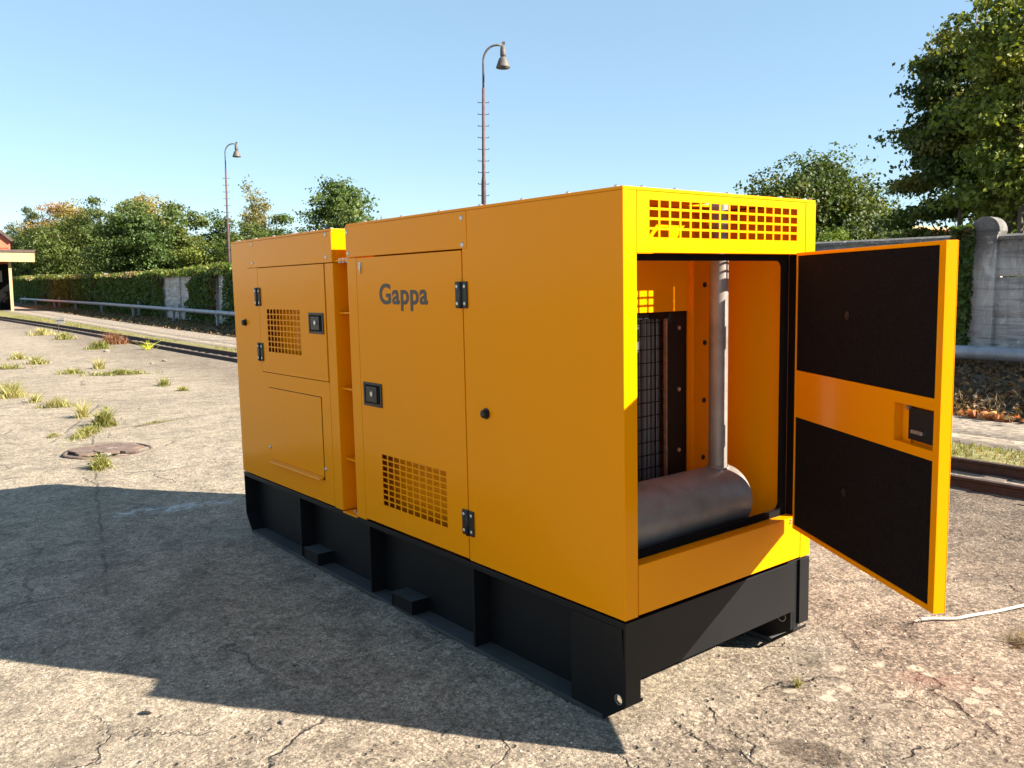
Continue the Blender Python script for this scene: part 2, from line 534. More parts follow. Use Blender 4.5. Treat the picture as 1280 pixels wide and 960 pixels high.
c = t.mix(t.ramp(t.math('MULTIPLY', topd, .4), [(.80, 0), (.98, .75)]), c, (.06, .056, .052))
c = t.mix(t.ramp(b.outputs[0], [(.58, 0), (.72, .8)]), c, (.62, .60, .57))
c = t.mix(t.ramp(d_.outputs[0], [(.6, 0), (.75, .7)]), c, (.10, .10, .095))
t.set(col=c, rough=.92, spec=.2, norm=t.bump(b.outputs[0], .02, .7, t.bump(d_.outputs[0], .006, .7)))
WALLC = t.m

t = NT('rusty_rail_steel')
p = t.pos(); a = t.noise(p, 12, 5, .7)
t.set(col=t.ramp(a.outputs[0], [(.3, (.024, .015, .012)), (.7, (.062, .034, .024))]), rough=.75, metal=.2, norm=t.bump(a.outputs[0], .003, .6))
RAIL = t.m
t = NT('manhole_iron')
p = t.pos(); a = t.noise(p, 9, 5, .7)
t.set(col=t.ramp(a.outputs[0], [(.3, (.075, .05, .038)), (.7, (.17, .115, .09))]), rough=.9, norm=t.bump(a.outputs[0], .01, .7))
IRON = t.m
t = NT('pipe_cladding')
p = t.pos(); a = t.noise(p, 3, 5, .7); b = t.noise(p, 20, 4, .7)
c = t.mix(t.ramp(a.outputs[0], [(.4, 0), (.65, 1)]), (.30, .33, .37), (.20, .22, .25))
c = t.mix(t.ramp(b.outputs[0], [(.6, 0), (.75, .7)]), c, (.16, .11, .07))
t.set(col=c, rough=.5, metal=.3)
PIPE = t.m
POLE = plain('rust_red_primer', (.085, .050, .052), .75, .0, .35, 9)
LAMPM = plain('weathered_aluminium', (.105, .095, .085), .65, .2, .25, 14)
SLEEP = plain('old_timber', (.11, .085, .065), .9, 0, .35, 14, .004)
BRICK = plain('red_brick', (.42, .135, .075), .9, 0, .18, 8)
CREAM = plain('cream_render', (.40, .29, .16), .9, 0, .12, 3)
ROOFM = plain('dark_roofing', (.085, .06, .05), .85, 0, .25, 5)
GLASS = plain('dark_window', (.02, .022, .025), .12, 0, .1, 3)
ROPE = plain('white_cord', (.46, .42, .37), .85, 0, .2, 120, .002)
SIGNW = plain('sign_enamel', (.20, .19, .18), .6, 0, .2, 12)
STONE = plain('pale_stone', (.19, .16, .13), .9, 0, .3, 40, .003)


def leaf_mat(name, trans=.42, rough=.55):
    t = NT(name)
    a = t.new('ShaderNodeAttribute', attribute_name='tint')
    tr = t.new('ShaderNodeBsdfTranslucent')
    tc = t.mix(1, a.outputs['Color'], (1.35, 1.25, .55), 'MULTIPLY')
    t.ln(tc, tr.inputs[0])
    t.set(col=a.outputs['Color'], rough=rough, spec=.35)
    m = t.new('ShaderNodeMixShader'); m.inputs[0].default_value = trans
    t.ln(t.b.outputs[0], m.inputs[1]); t.ln(tr.outputs[0], m.inputs[2]); t.ln(m.outputs[0], t.out.inputs[0])
    return t.m


LEAF = leaf_mat('leaf')
BLADE = leaf_mat('grass_blade', .3, .6)
DRY = leaf_mat('dry_leaf', .2, .8)
t = NT('bark')
p = t.obj(); mp = t.new('ShaderNodeMapping'); mp.inputs['Scale'].default_value = (6, 6, 1.2); t.ln(p, mp.inputs[0])
a = t.noise(mp.outputs[0], 2.2, 6, .7)
t.set(col=t.ramp(a.outputs[0], [(.3, (.045, .035, .028)), (.7, (.13, .105, .085))]), rough=.95, norm=t.bump(a.outputs[0], .03, .8))
BARK = t.m

# ------------------------------------------------------------------ the ground
TV = np.array([.0354, .99937]); NV = np.array([TV[1], -TV[0]])      # along the track / away from the yard
B0 = np.array([5.113, 1.074])                                       # a point on the near rail


def raw_plane(x, y):
    return .0160 * (x - CAM.x) - .01305 * (y - CAM.y)


def gh(x, y):
    """height of the ground before any bank: the leaning slab near the generator, level farther out"""
    s = np.asarray(raw_plane(np.asarray(x, float), np.asarray(y, float)))
    lo = -.12 - .11 * np.tanh(np.maximum(-s - .12, 0) / .11)
    hi = .08 + .05 * np.tanh(np.maximum(s - .08, 0) / .05)
    return np.where(s < -.12, lo, np.where(s > .08, hi, s))


def sstep(x):
    x = np.clip(x, 0, 1)
    return x * x * (3 - 2 * x)


def cur(a):
    """the track bends slowly towards the yard farther out"""
    q = np.clip((np.asarray(a, float) - 16) / 33, 0, 1.6)
    return -1.0 * q * q


def dxy(d, a):
    d = np.asarray(d, float); a = np.asarray(a, float)
    d = d + cur(a) * sstep((d + 14) / 14) * np.clip((2.4 - d) / 1.6, 0, 1)
    d = d - .36 * sstep((a - 6) / 12) * np.clip(1 - np.abs(d - 1.95) / 1.3, 0, 1)
    return B0[0] + NV[0] * d + TV[0] * a, B0[1] + NV[1] * d + TV[1] * a


def bank(d, a):
    """extra height of the bank in front of the wall, higher at the near end"""
    return sstep((np.asarray(d) - 3.7) / 2.2) * (.04 + .40 * sstep((22 - np.asarray(a)) / 18))


def gz(d, a):
    x, y = dxy(np.asarray(d, float), np.asarray(a, float))
    return gh(x, y) + bank(d, a)


def look(px, py):
    """where the sight line of a photograph pixel meets the yard"""
    v = fw * F_PX + rw * (px - 640) + uw * (480 - py)
    v.normalize()
    lo, hi = .5, 400
    for _ in range(60):
        m = (lo + hi) / 2
        q = CAM + v * m
        if q.z > float(gh(q.x, q.y)): lo = m
        else: hi = m
    q = CAM + v * lo
    return q


def graded(lo, hi, a, b, step, grow=1.09):
    xs = list(np.arange(a, b, step))
    s, x = step, b
    while x < hi:
        xs.append(x); s *= grow; x += s
    xs.append(hi)
    s, x = step, a
    left = []
    while True:
        s *= grow; x -= s
        if x <= lo: break
        left.append(x)
    return np.array([lo] + left[::-1] + xs)


def sheet(name, D, A, mat, hfun):
    dd, aa = np.meshgrid(D, A)
    x, y = dxy(dd, aa)
    z = hfun(dd, aa, x, y)
    V = np.stack([x, y, z], -1).reshape(-1, 3)
    nd, na = len(D), len(A)
    i = np.arange(nd - 1)[None, :] + (np.arange(na - 1) * nd)[:, None]
    Q = np.stack([i, i + 1, i + nd + 1, i + nd], -1).reshape(-1, 4)
    o = link(name, np_mesh(name, V, Q, mat, True))
    return tag(o, kind='structure')


def yard_h(dd, aa, x, y):
    near = np.clip(1 - (np.hypot(x - .5, y - .5) - 6) / 8, 0, 1)
    # keep the slab flat under the skid
    n = (vnoise(x * 2.3, y * 2.3, 1) - .5) * .016 + (vnoise(x * 7, y * 7, 2) - .5) * .009 + (vnoise(x * 19, y * 19, 3) - .5) * .006
    n += (vnoise(x * .5, y * .5, 4) - .5) * .03 * np.clip((np.hypot(x - .6, y - 2) - 3) / 4, 0, 1)
    return gh(x, y) + (n - .004) * (.25 + .75 * near)


sheet('concrete_yard', np.append(graded(-70, -.5, -8.2, -1.5, .03, 1.12), [-.3, -.15, -.05]), graded(-60, 170, -4.2, 6.5, .03, 1.05), CONC, yard_h)
bumpy = lambda k, amp: (lambda dd, aa, x, y: gz(dd, aa) - .004 + (vnoise(x * k, y * k, 5) - .5) * amp)
ALONG = graded(-60, 170, -4, 8, .12, 1.06)
sheet('track_bed', np.array([-.05, .1, .2, .35, .5, .65, .80]), ALONG, BED, lambda dd, aa, x, y: gz(dd, aa) - .03 + (vnoise(x * 6, y * 6, 6) - .5) * .03)
sheet('grass_verge', np.linspace(.80, 1.95, 12), ALONG, TURF, bumpy(4, .05))
sheet('footpath', np.array([1.95, 2.0, 2.4, 2.43, 2.46, 2.9, 3.3, 3.68]), ALONG, PATH,
      lambda dd, aa, x, y: gz(dd, aa) + .012 - .03 * (np.abs(dd - 2.43) < .02) - .05 * (dd < 1.96) + (vnoise(x * 3, y * 3, 6) - .5) * .012)
sheet('earth_bank', np.linspace(3.68, 7.1, 34), ALONG, BANK, bumpy(3, .12))
sheet('meadow', np.append(graded(7.1, 60, 7.1, 9, .5, 1.2), [150, 400, 1200]), graded(-900, 1500, -20, 80, 3, 1.25), FIELD, lambda dd, aa, x, y: gz(dd, aa) - .02)


def leaves(name, P, size, tint, mat, up=.3, aspect=.62, parent=None, nrm=None, stand=0):
    """many small folded leaf faces; P (n,3) centres, size (n,), tint (n,3)"""
    n = len(P)
    nr = rng.normal(size=(n, 3))
    if nrm is not None: nr = nr * .75 + nrm
    nr[:, 2] += up
    nr /= np.linalg.norm(nr, axis=1)[:, None]
    a = np.cross(nr, rng.normal(size=(n, 3))); a /= np.linalg.norm(a, axis=1)[:, None]
    b = np.cross(nr, a)
    s = size[:, None]
    k = .12 * s * nr
    V = np.stack([P - a * s * .5, P + b * s * .5 * aspect + k - a * s * .05, P + a * s * .5, P - b * s * .5 * aspect + k - a * s * .05], 1).reshape(-1, 3)
    Q = np.arange(4 * n).reshape(n, 4)
    # two triangles meeting on the midrib
    Tn = np.concatenate([Q[:, [0, 2, 1]], Q[:, [0, 3, 2]]])
    return np_mesh(name, V, Tn, mat, False, np.repeat(tint, 4, 0))


def blades(name, P, hgt, tint, mat, lean=.35, width=.006):
    n = len(P)
    ang = rng.uniform(0, 2 * np.pi, n)
    side = np.stack([np.cos(ang), np.sin(ang), 0 * ang], 1)
    la = rng.uniform(0, 2 * np.pi, n)
    ld = np.stack([np.cos(la), np.sin(la), 0 * la], 1) * (hgt * lean * rng.uniform(.2, 1.6, n))[:, None]
    wv = (width * (.6 + .8 * rng.random(n)))[:, None] if not hasattr(width, '__len__') else width[:, None]
    up = np.zeros((n, 3)); up[:, 2] = hgt
    V = np.stack([P - side * wv, P + side * wv, P + side * wv * .7 + ld * .35 + up * .55, P - side * wv * .7 + ld * .35 + up * .55, P + ld + up], 1).reshape(-1, 3)
    b = np.arange(n)[:, None] * 5
    Tn = np.concatenate([b + [[0, 1, 2]], b + [[0, 2, 3]], b + [[3, 2, 4]]])
    return np_mesh(name, V, Tn, mat, False, np.repeat(tint, 5, 0))


def palette(n, cols, jit=.18):
    cols = np.array(cols)
    t_ = cols[rng.integers(0, len(cols), n)]
    return np.clip(t_ * (1 + rng.normal(size=(n, 1)) * jit), .004, 1)

# ------------------------------------------------------------------ the generator (yard frame: x across, y along, near corner at 0,0)
W, L, H, Z0 = 1.2706, 3.888, 2.118, .4535
gen = empty('generator_set', MG)
tag(gen, 'yellow diesel generator in a steel housing on a black skid, end door open', 'generator')


def part(mb, name, mat, parent=None, bevel=.0025, smooth=False):
    return mb.build(name, mat, parent or gen, smooth, bevel)


# black skid base
def skid_beam(x_web, x_out, side):
    m = MB()
    ch = [(.012, .24), (.26, .022), (L - .10, .022), (L - .012, .13), (L - .012, .415), (.012, .415)]
    if side > 0: ch[:2] = [(.012, .10), (.15, .022)]
    m.prism(ch, 0, x_web - .006, x_web + .006)
    xa, xb = sorted((x_web + .007 * side, x_out))
    lo, hi = sorted((x_web - .06 * side, x_out))
    m.box(lo, hi, .012, L - .002, .416, .444)                     # top flange
    lo, hi = sorted((x_web - .006 * side, x_out))
    # slanted runner noses
    for (ya, za, yb, zb) in ((.010, .090, .133, .001), (L - .010, .118, L - .104, .001)):
        v = [(lo, ya, za), (hi, ya, za), (hi, yb, zb), (lo, yb, zb), (lo, ya, za + .016), (hi, ya, za + .016), (hi, yb, zb + .018), (lo, yb, zb + .018)]
        f = [(0, 1, 2, 3), (7, 6, 5, 4), (0, 4, 5, 1), (1, 5, 6, 2), (2, 6, 7, 3), (3, 7, 4, 0)]
        m.add(v, f)
    return m


beam = part(skid_beam(.105, .002, -1), 'skid_beam', BLK, bevel=.002)
beam2 = part(skid_beam(W - .10, W - .002, 1), 'skid_beam', BLK, bevel=.002)
part(MB().box(.002, .111, .135, L - .105, .001, .021), 'bottom_flange', DUSTY, beam, bevel=.001)
part(MB().box(W - .106, W - .002, .135, L - .105, .001, .021), 'bottom_flange', DUSTY, beam2, bevel=.001)
for o, xa, xb in ((beam, .004, .097), (beam2, W - .092, W - .004)):
    ms = None
    for yy in (1.02, 2.03, 2.95):
        if ms is None: ms = MB().box(xa, xb, -.007, .007, .022, .415).mesh('stiffener_plate', BLK)
        link('stiffener_plate', ms, o).location.y = yy
    e = part(MB().box(xa - .001 if o is beam else xa - .01, xb + .01, L - .0115, L, .13, .415), 'end_plate', BLK, o)
part(MB().box(1.140, 1.200, .0125, .020, .105, .415), 'gap_plate', BLK, beam2, bevel=0)  # added plate closing the gap behind, so no slit of light shows
part(MB().prism([(0, .10), (.087, .10), (.087, .195), (1.150, .203), (1.150, .444), (0, .444)], 1, 0, .011), 'end_panel', BLK, bevel=.0015)
part(MB().box(1.192, W - .001, 0, .011, .125, .444), 'end_plate', BLK, beam2, bevel=.0015)
part(MB().box(.11, W - .11, L - .012, L, .16, .437), 'end_panel', BLK)
part(MB().box(.112, W - .112, .05, L - .05, .18, .20), 'belly_plate', BLK)


def eye_plate(x, y0, y1, z0, z1, cy, cz, r, th, slope=None):
    """plate with a round lashing hole, its rim worn bright"""
    m = MB()
    n = 48
    rimv, outv = [], []
    for k in range(n):
        a = 2 * math.pi * (k + .5) / n
        c_, s_ = math.cos(a), math.sin(a)
        rimv.append((cy + r * c_, cz + r * s_))
        t_ = min(((y1 - cy) if c_ > 0 else (cy - y0)) / max(abs(c_), 1e-6), ((z1 - cz) if s_ > 0 else (cz - z0)) / max(abs(s_), 1e-6))
        oy = cy + t_ * c_
        outv.append((oy, max(cz + t_ * s_, slope(oy) if slope else -1)))
    v = [(xx, q[0], q[1]) for xx in (x, x + th) for ring in (outv, rimv) for q in ring]
    f = []
    for k in range(n):
        k2 = (k + 1) % n
        f += [(k2, k, n + k, n + k2), (2 * n + k, 2 * n + k2, 3 * n + k2, 3 * n + k), (n + k2, n + k, 3 * n + k, 3 * n + k2), (k, k2, 2 * n + k2, 2 * n + k)]
    m.add(v, f)
    return m


def eye_ring(x, cy, cz, r, th):
    m = MB()
    n = 24
    v = [(x + xx, cy + math.cos(2 * math.pi * k / n) * q, cz + math.sin(2 * math.pi * k / n) * q) for xx in (-.0006, th + .0006) for q in (r, r + .003) for k in range(n)]
    f = []
    for k in range(n):
        k2 = (k + 1) % n
        f += [(k2, k, n + k, n + k2), (2 * n + k, 2 * n + k2, 3 * n + k2, 3 * n + k), (n + k2, n + k, 3 * n + k, 3 * n + k2), (k, k2, 2 * n + k2, 2 * n + k)]
    return m.add(v, f)


np_ = eye_plate(.0025, .0115, .32, .0225, .415, .042, .118, .0185, .010, lambda y: .100 - .72 * (y - .012)).build('nose_plate', BLK, beam)
eye_ring(.0025, .042, .118, .0185, .010).build('lashing_eye', ZINC, beam)
np2 = eye_plate(W - .112, .0115, .15, .085, .20, .075, .150, .021, .006).build('nose_plate', BLK, beam2)
eye_ring(W - .112, .075, .150, .021, .006).build('lashing_eye', ZINC, beam2)
for y0, y1 in ((2.68, 2.885), (1.565, 1.775)):
    m = MB()
    m.box(-.012, .098, y0, y1, .0885, .098).box(-.012, .098, y0, y0 + .010, .023, .0882).box(-.012, .098, y1 - .010, y1, .023, .0882)
    fp = part(m, 'fork_pocket', BLK, bevel=.0)
    part(MB().box(-.009, -.003, y0 + .0105, y1 - .0105, .024, .088), 'cover', BLK, fp, bevel=0)
    part(MB().box(-.0115, .0975, y0 + .0005, y1 - .0005, .0983, .0995), 'top_plate', DUSTY, fp, bevel=0)

# housing panels on the long side; bent-sheet corners
TH = .028
part(MB().prism([(0, 0), (.0755, 0), (.0755, TH), (TH, TH), (TH, 1.0345), (0, 1.0345)], 2, Z0, H), 'side_panel', YEL, bevel=.004)
part(MB().prism([(1.1905, 0), (W, 0), (W, 2.155), (W - TH, 2.155), (W - TH, TH), (1.1905, TH)], 2, Z0, H), 'side_panel', YEL, bevel=.004)
part(MB().prism([(0, 2.0505), (.02, 2.0505), (.02, 2.127), (.17, 2.127), (.17, 2.155), (0, 2.155)], 2, Z0 - .006, 1.9425), 'door_post', YEL, bevel=.003)
top1 = part(MB().box(-.0035, .018, .992, 2.157, 1.9455, H - .001), 'top_panel', YEL, bevel=.003)


def grid(lo, hi, n, web):
    pitch = (hi - lo + web) / n
    return [(lo + k * pitch, lo + k * pitch + pitch - web) for k in range(n)]


def side_door(y0, y1, z0, z1, gy, gzv, ny, nz):
    """door skin with a perforated vent, its rim folded inwards"""
    m = MB().plate(0, 0, .003, y0, y1, z0, z1, (grid(*gy, ny, .0105), grid(*gzv, nz, .0075)))
    m.box(.0032, .024, y0, y0 + .003, z0, z1).box(.0032, .024, y1 - .003, y1, z0, z1)
    m.box(.0032, .024, y0 + .0032, y1 - .0032, z0, z0 + .003).box(.0032, .024, y0 + .0032, y1 - .0032, z1 - .003, z1)
    o = m.build('service_door', YEL, gen)
    # dark baffle behind the vent
    MB().box(.10, .108, gy[0] - .15, gy[1] + .5, gzv[0] - .12, gzv[1] + .12).build('vent_baffle', YEL, o)
    return o


door1 = side_door(1.0405, 2.0455, Z0 + .008, 1.9385, (1.2175, 1.8435), (.577, .862), 10, 9)
door2 = side_door(2.449, 3.431, 1.219, 1.921, (2.80, 3.309), (1.360, 1.645), 10, 8)
# rear housing
part(MB().prism([(2.436, Z0), (3.8865, Z0), (3.8865, H - .012), (3.60, H - .012), (3.60, 1.9255), (3.4355, 1.9255), (3.4355, 1.2145), (2.436, 1.2145)], 0, 0, TH), 'side_panel', YEL, bevel=.003)
part(MB().prism([(0, 2.330), (.10, 2.330), (.10, 2.350), (.02, 2.350), (.02, 2.4325), (0, 2.4325)], 2, Z0 - .004, 1.9225), 'door_post', YEL, bevel=.003)
top2 = part(MB().box(-.003, .018, 2.331, 3.597, 1.926, H - .013), 'top_panel', YEL, bevel=.003)
part(MB().prism([(2.331, 1.9235), (2.331, H - .013), (2.345, H - .013), (2.345, 1.9235)][::-1], 0, .0185, W - TH - .002), 'vent_deflector', YEL, bevel=0)
part(MB().box(.0995, W - TH - .002, 2.332, 2.345, Z0, 1.9225), 'rear_bulkhead', YEL, bevel=0)
part(MB().box(.171, W - TH - .002, 2.14, 2.153, Z0, H - .002), 'front_bulkhead', YEL, bevel=0)
part(MB().box(.15, .162, 2.156, 2.329, Z0, 1.92), 'gap_panel', YEL, bevel=0)
part(MB().box(-.001, .30, 2.1585, 2.3285, .4375, .4475), 'gap_floor', YEL, bevel=.001)
part(MB().box(.012, .30, 2.1585, 2.3285, 1.928, 1.938), 'gap_ledge', YEL, bevel=.001)
lm = MB().box(.03, .148, -.085, .085, -.005, .005).mesh('gap_ledge', YEL)
for zz in (1.632, 1.186, .765):
    link('gap_ledge', lm, gen).location = (0, 2.243, zz)
part(MB().box(W - TH, W, 2.331, L - .001, Z0, H - .012), 'side_panel', YEL, bevel=.003)
part(MB().box(TH + .001, W - TH - .001, L - TH, L - .001, Z0, H - .012), 'rear_panel', YEL, bevel=.003)
# roofs
hole = ([(.80, 1.01)], [(.17, .37)])
rf1 = part(MB().plate(2, H + .0005, .013, .002, W - .002, .002, 2.153, hole), 'roof_panel', YEL, bevel=.002)
rf2 = part(MB().box(.002, W - .002, 2.334, L - .003, H - .0115, H + .002), 'roof_panel', YEL, bevel=.002)
bm_ = MB().tube([(0, 0, 0), (0, 0, .007), (0, 0, .0105)], [.011, .011, .005], 8).mesh('bolt', ZINC, False)
for rf, pts in ((rf1, [(.03, y) for y in (.06, .33, .62, .92, 1.25, 1.6, 1.98)] + [(x, .03) for x in (.14, .33, .66, 1.03, 1.22)] + [(W - .03, y) for y in (.3, .7, 1.2, 1.8)]),
                (rf2, [(.03, y) for y in (2.38, 2.62, 2.9, 3.2, 3.5, 3.8)])):
    for x, y in pts:
        link('bolt', bm_, rf).location = (x, y, H + .0135 if rf is rf1 else H + .002)
bs = MB().tube([(0, 0, 0), (-.0025, 0, 0), (-.0055, 0, 0)], [.0125, .0125, .006], 10).mesh('bolt', ZINC, False)
for tp, pts in ((top1, ((2.134, 2.086), (2.129, 1.968), (1.027, 2.086), (1.023, 1.963))), (top2, ((3.498, 2.085), (3.502, 1.958), (2.398, 2.088), (2.402, 1.958)))):
    for y, z in pts:
        link('bolt', bs, tp).location = (-.0035, y, z)
for y in (2.20, 2.245, 2.29):
    link('bolt', bm_, gen).location = (.028, y, 1.938)
    o = link('bolt', bm_, gen); o.location = (.028, y, 1.928); o.rotation_euler.x = math.pi
for x, y in ((.03, 2.20), (.05, 2.27), (.08, 2.235)):
    link('bolt', bm_, gen).location = (x, y, .4475)

# lower flap on the rear housing, hanging slightly open at its foot
fl = part(MB().box(-.0045, -.0012, 2.552, 3.328, .622, 1.114), 'access_flap', YEL, bevel=.0015)
part(MB().box(-.0010, -.0002, 2.5485, 3.3315, .60, 1.1175), 'flap_seam_shade', RUB, fl, bevel=0)  # dark backing strip stands in for the shade in the flap's seam
part(MB().prism([(-.0012, .6215), (-.0050, .6215), (-.0330, .6085), (-.0350, .604), (-.0345, .5995), (-.0300, .599), (-.0012, .612)], 1, 2.556, 3.322), 'flap_lip', YEL, fl, bevel=.0012)
for y, z in ((2.53, .672), (3.36, .70)):
    m = MB().tube([(0, y, z), (-.004, y, z), (-.010, y, z)], [.012, .012, .005], 10)
    part(m, 'flap_clip', ZINC, fl, bevel=0)

# hinges, latches, knobs, lettering
def hinge(z, y, parent):
    o = MB().prism([(-.047, -.062), (.047, -.062), (.047, .062), (-.047, .062)], 0, -.009, -.0005).build('hinge', PLA, parent, False, .006, 3)
    o.location = (0, y, z)
    MB().tube([(-.009, 0, -.062), (-.009, 0, .062)], .0085, 10).build('hinge_pin', PLA, o, True)
    for dy in (-.030, .030):
        for dz in (-.040, .040):
            b = link('screw', hb, o); b.location = (-.0088, dy, dz)
    return o


hb = MB().tube([(0, 0, 0), (-.0025, 0, 0), (-.004, 0, 0)], [.0085, .0085, .004], 10).mesh('screw', ZINC)
hinge(1.732, 1.040, door1); hinge(.640, 1.034, door1)
hinge(1.788 - .06, 3.440, door2); hinge(1.352, 3.440, door2)


def latch(y0, y1, z0, z1, parent):
    yc, zc, hy, hz = (y0 + y1) / 2, (z0 + z1) / 2, (y1 - y0) / 2, (z1 - z0) / 2
    m = MB().plate(0, -.007, .006, -hy, hy, -hz, hz, ([(-hy + .018, hy - .018)], [(-hz + .014, hz - .014)]))
    o = m.build('latch', PLA, parent, False, .003)
    o.location = (0, yc, zc)
    MB().box(-.0015, -.0005, -hy + .019, hy - .019, -hz + .015, hz - .015).build('latch_pocket', RUB, o)
    p = MB().box(-.0065, -.0016, -hy + .055, hy - .028, -hz + .022, hz - .022).build('paddle', PLA, o, False, .002)
    MB().tube([(-.0066, .006, .004), (-.011, .006, .004)], .014, 14).build('lock', ZINC, o, False)
    MB().box(-.0064, -.0017, -hy + .026, -hy + .046, -hz + .018, hz - .018).build('pull_lip', RUB, o, False, .002)
    return o


latch(1.812, 2.012, 1.121, 1.253, door1)
latch(2.472, 2.670, 1.503, 1.630, door2)
for y, z in ((.873, 1.188), (3.688, 1.549)):
    MB().tube([(0, y, z), (-.006, y, z), (-.007, y, z), (-.022, y, z), (-.027, y, z)], [.026, .026, .019, .019, .013], 18).build('door_knob', PLA, gen, False, .001)
MB().box(-.004, 0, 1.985, 2.015, 1.875, 1.915).box(-.010, -.0041, 1.990, 1.998, 1.852, 1.912).build('door_catch', ZINC, door1, False, .0015)

cu = bpy.data.curves.new('lettering', 'FONT')
cu.body = 'Gappa'
cu.extrude = .0006
cu.offset = .022
cu.resolution_u = 6
cu.space_character = 1.06
tmp = bpy.data.objects.new('tmp', cu); COL.objects.link(tmp)
bpy.context.view_layer.update()
me = bpy.data.meshes.new_from_object(tmp)
bpy.data.objects.remove(tmp)
me.name = 'lettering'
co = np.array([v.co[:] for v in me.vertices])
capm = .70
gx0, gx1 = co[:, 0].min(), co[:, 0].max()
top_ = co[:, 1].max()
sy = .106 / top_
sx_ = .470 / (gx1 - gx0)
for v in me.vertices:
    x, y, z = v.co
    v.co = (-.0012 - z, 1.802 - (x - gx0) * sx_, 1.689 + y * sy)
# text x runs towards -y, up stays z: this mirrors nothing because the face looks towards -x
me.materials.clear(); me.materials.append(INK)
link('lettering', me, door1)

# end face: header with vent, sill, jamb
hd = MB().plate(1, .0015, .003, .0785, 1.1875, 1.8865, H - .001, (grid(.146, 1.124, 16, .0105), grid(1.945, 2.086, 4, .0095)))
hd.box(.0785, 1.1875, .0047, .034, 1.8865, 1.8895)
header = hd.build('vent_header', YEL, gen)
part(MB().prism([(0, .4585), (TH, .4585), (TH, .64), (.060, .64), (.060, .6635), (0, .6635)], 0, .0785, 1.1875), 'door_sill', YEL, bevel=.003)
part(MB().box(1.1525, 1.1873, .0005, TH, .6650, 1.885), 'door_jamb', YEL, bevel=.003)


def ring_seal():
    m = MB()
    x0, x1, z0, z1 = .079, 1.1510, .6645, 1.8855
    ix0, ix1, iz0, iz1, r = .084, 1.116, .692, 1.858, .035
    n = 6
    inner, outer = [], []
    for cx, cz, a0, ox, oz in ((ix1 - r, iz0 + r, -90, x1, z0), (ix1 - r, iz1 - r, 0, x1, z1), (ix0 + r, iz1 - r, 90, x0, z1), (ix0 + r, iz0 + r, 180, x0, z0)):
        for k in range(n + 1):
            a = R_(a0 + 90 * k / n)
            inner.append((cx + r * math.cos(a), cz + r * math.sin(a)))
            outer.append((ox, oz))
    N = len(inner)
    v = [(p[0], yy, p[1]) for yy in (.058, .080) for ring in (outer, inner) for p in ring]
    f = []
    for k in range(N):
        k2 = (k + 1) % N
        f += [(k, k2, N + k2, N + k), (2 * N + k2, 2 * N + k, 3 * N + k, 3 * N + k2), (N + k, N + k2, 3 * N + k2, 3 * N + k), (k2, k, 2 * N + k, 2 * N + k2)]
    m.add(v, f)
    return m


part(MB().box(1.1528, 1.1755, -.0045, .0003, .668, 1.884).box(1.1503, 1.1522, -.0045, .057, .668, 1.884), 'edge_trim', RUB, bevel=.001)
o = ring_seal().build('door_seal', RUB, gen)
o.data.validate()

# exhaust compartment
part(MB().box(.03, .958, .480, .494, 1.632, H - .004), 'partition_panel', YEL, bevel=.002)
pp = part(MB().box(.9605, 1.2015, .492, .505, .56, H - .004), 'partition_panel', YEL, bevel=.002)
part(MB().box(.952, .966, .455, .4915, .56, H - .004), 'partition_post', YEL, bevel=.002)
bd = MB().tube([(0, 0, 0), (0, -.004, 0), (0, -.009, 0)], [.013, .013, .008], 10).mesh('bolt', PLA)
for x, z in ((1.083, 1.755), (1.085, 1.468), (1.081, 1.178), (1.077, .888)):
    link('bolt', bd, pp).location = (x, .492, z)
part(MB().box(1.2025, 1.216, .055, .505, .56, H - .004), 'inner_side_panel', YEL, bevel=.002)
part(MB().box(.03, 1.2, .0805, .49, .555, .575), 'compartment_floor', RUB, bevel=0)
part(MB().box(.0785, 1.1875, .006, .055, 2.0995, 2.1165), 'roof_rail', YEL, bevel=0)
rad = MB().plate(1, .497, .012, .03, .951, .578, 1.629, ([(.09, .795)], [(.60, 1.60)])).build('radiator', BLK, gen, False, .001)
MB().box(.085, .80, .535, .56, .595, 1.605).build('radiator_core', FINS, rad)
part(MB().box(.786, .795, .480, .4965, .60, 1.60), 'guard_edge', ZINC, rad, bevel=0)
wr = MB()
for z in np.arange(.63, 1.60, .0635): wr.tube([(.09, .512, z), (.795, .512, z)], .0024, 5)
for x in np.arange(.11, .79, .0145): wr.tube([(x, .516, .60), (x, .516, 1.60)], .0011, 4)
for x in (.74, .64, .45, .25): wr.tube([(x, .508, .60), (x, .508, 1.60)], .0032, 5)
tag(wr.build('fan_guard', BLK, rad), kind='stuff')
for z in (1.55, 1.25, .95):
    link('bolt', MB().tube([(.895, .497, z), (.895, .490, z)], .010, 8).mesh('bolt', ZINC), rad)

mc = (.265, .748)
mr = .155
mu = MB()
prof = [(.05, .02), (.052, mr - .012), (.062, mr), (.955, mr), (.968, mr - .002), (.976, mr - .012), (.980, mr - .03), (.982, .02)]
mu.tube([(x, mc[0], mc[1]) for x, r in prof], [r for x, r in prof], 48)
muf = mu.build('muffler', EXH, gen)
auto_smooth(muf, 40)
ep = MB()
ep.tube([(.905, .265, .86), (.905, .265, 2.105), (.905, .265, 2.155)], .0435, 32)
epo = ep.build('exhaust_pipe', EXH, gen); auto_smooth(epo, 40)
wd = MB()
n = 32
wd.tube([(.905 + .049 * math.cos(2 * math.pi * k / n), .265 + .049 * math.sin(2 * math.pi * k / n), mc[1] + math.sqrt(max(0, mr * mr - (.049 * math.sin(2 * math.pi * k / n)) ** 2))) for k in range(n + 1)], .007, 6, False)
wd.build('weld_bead', EXH, epo, True)
fl_ = MB()
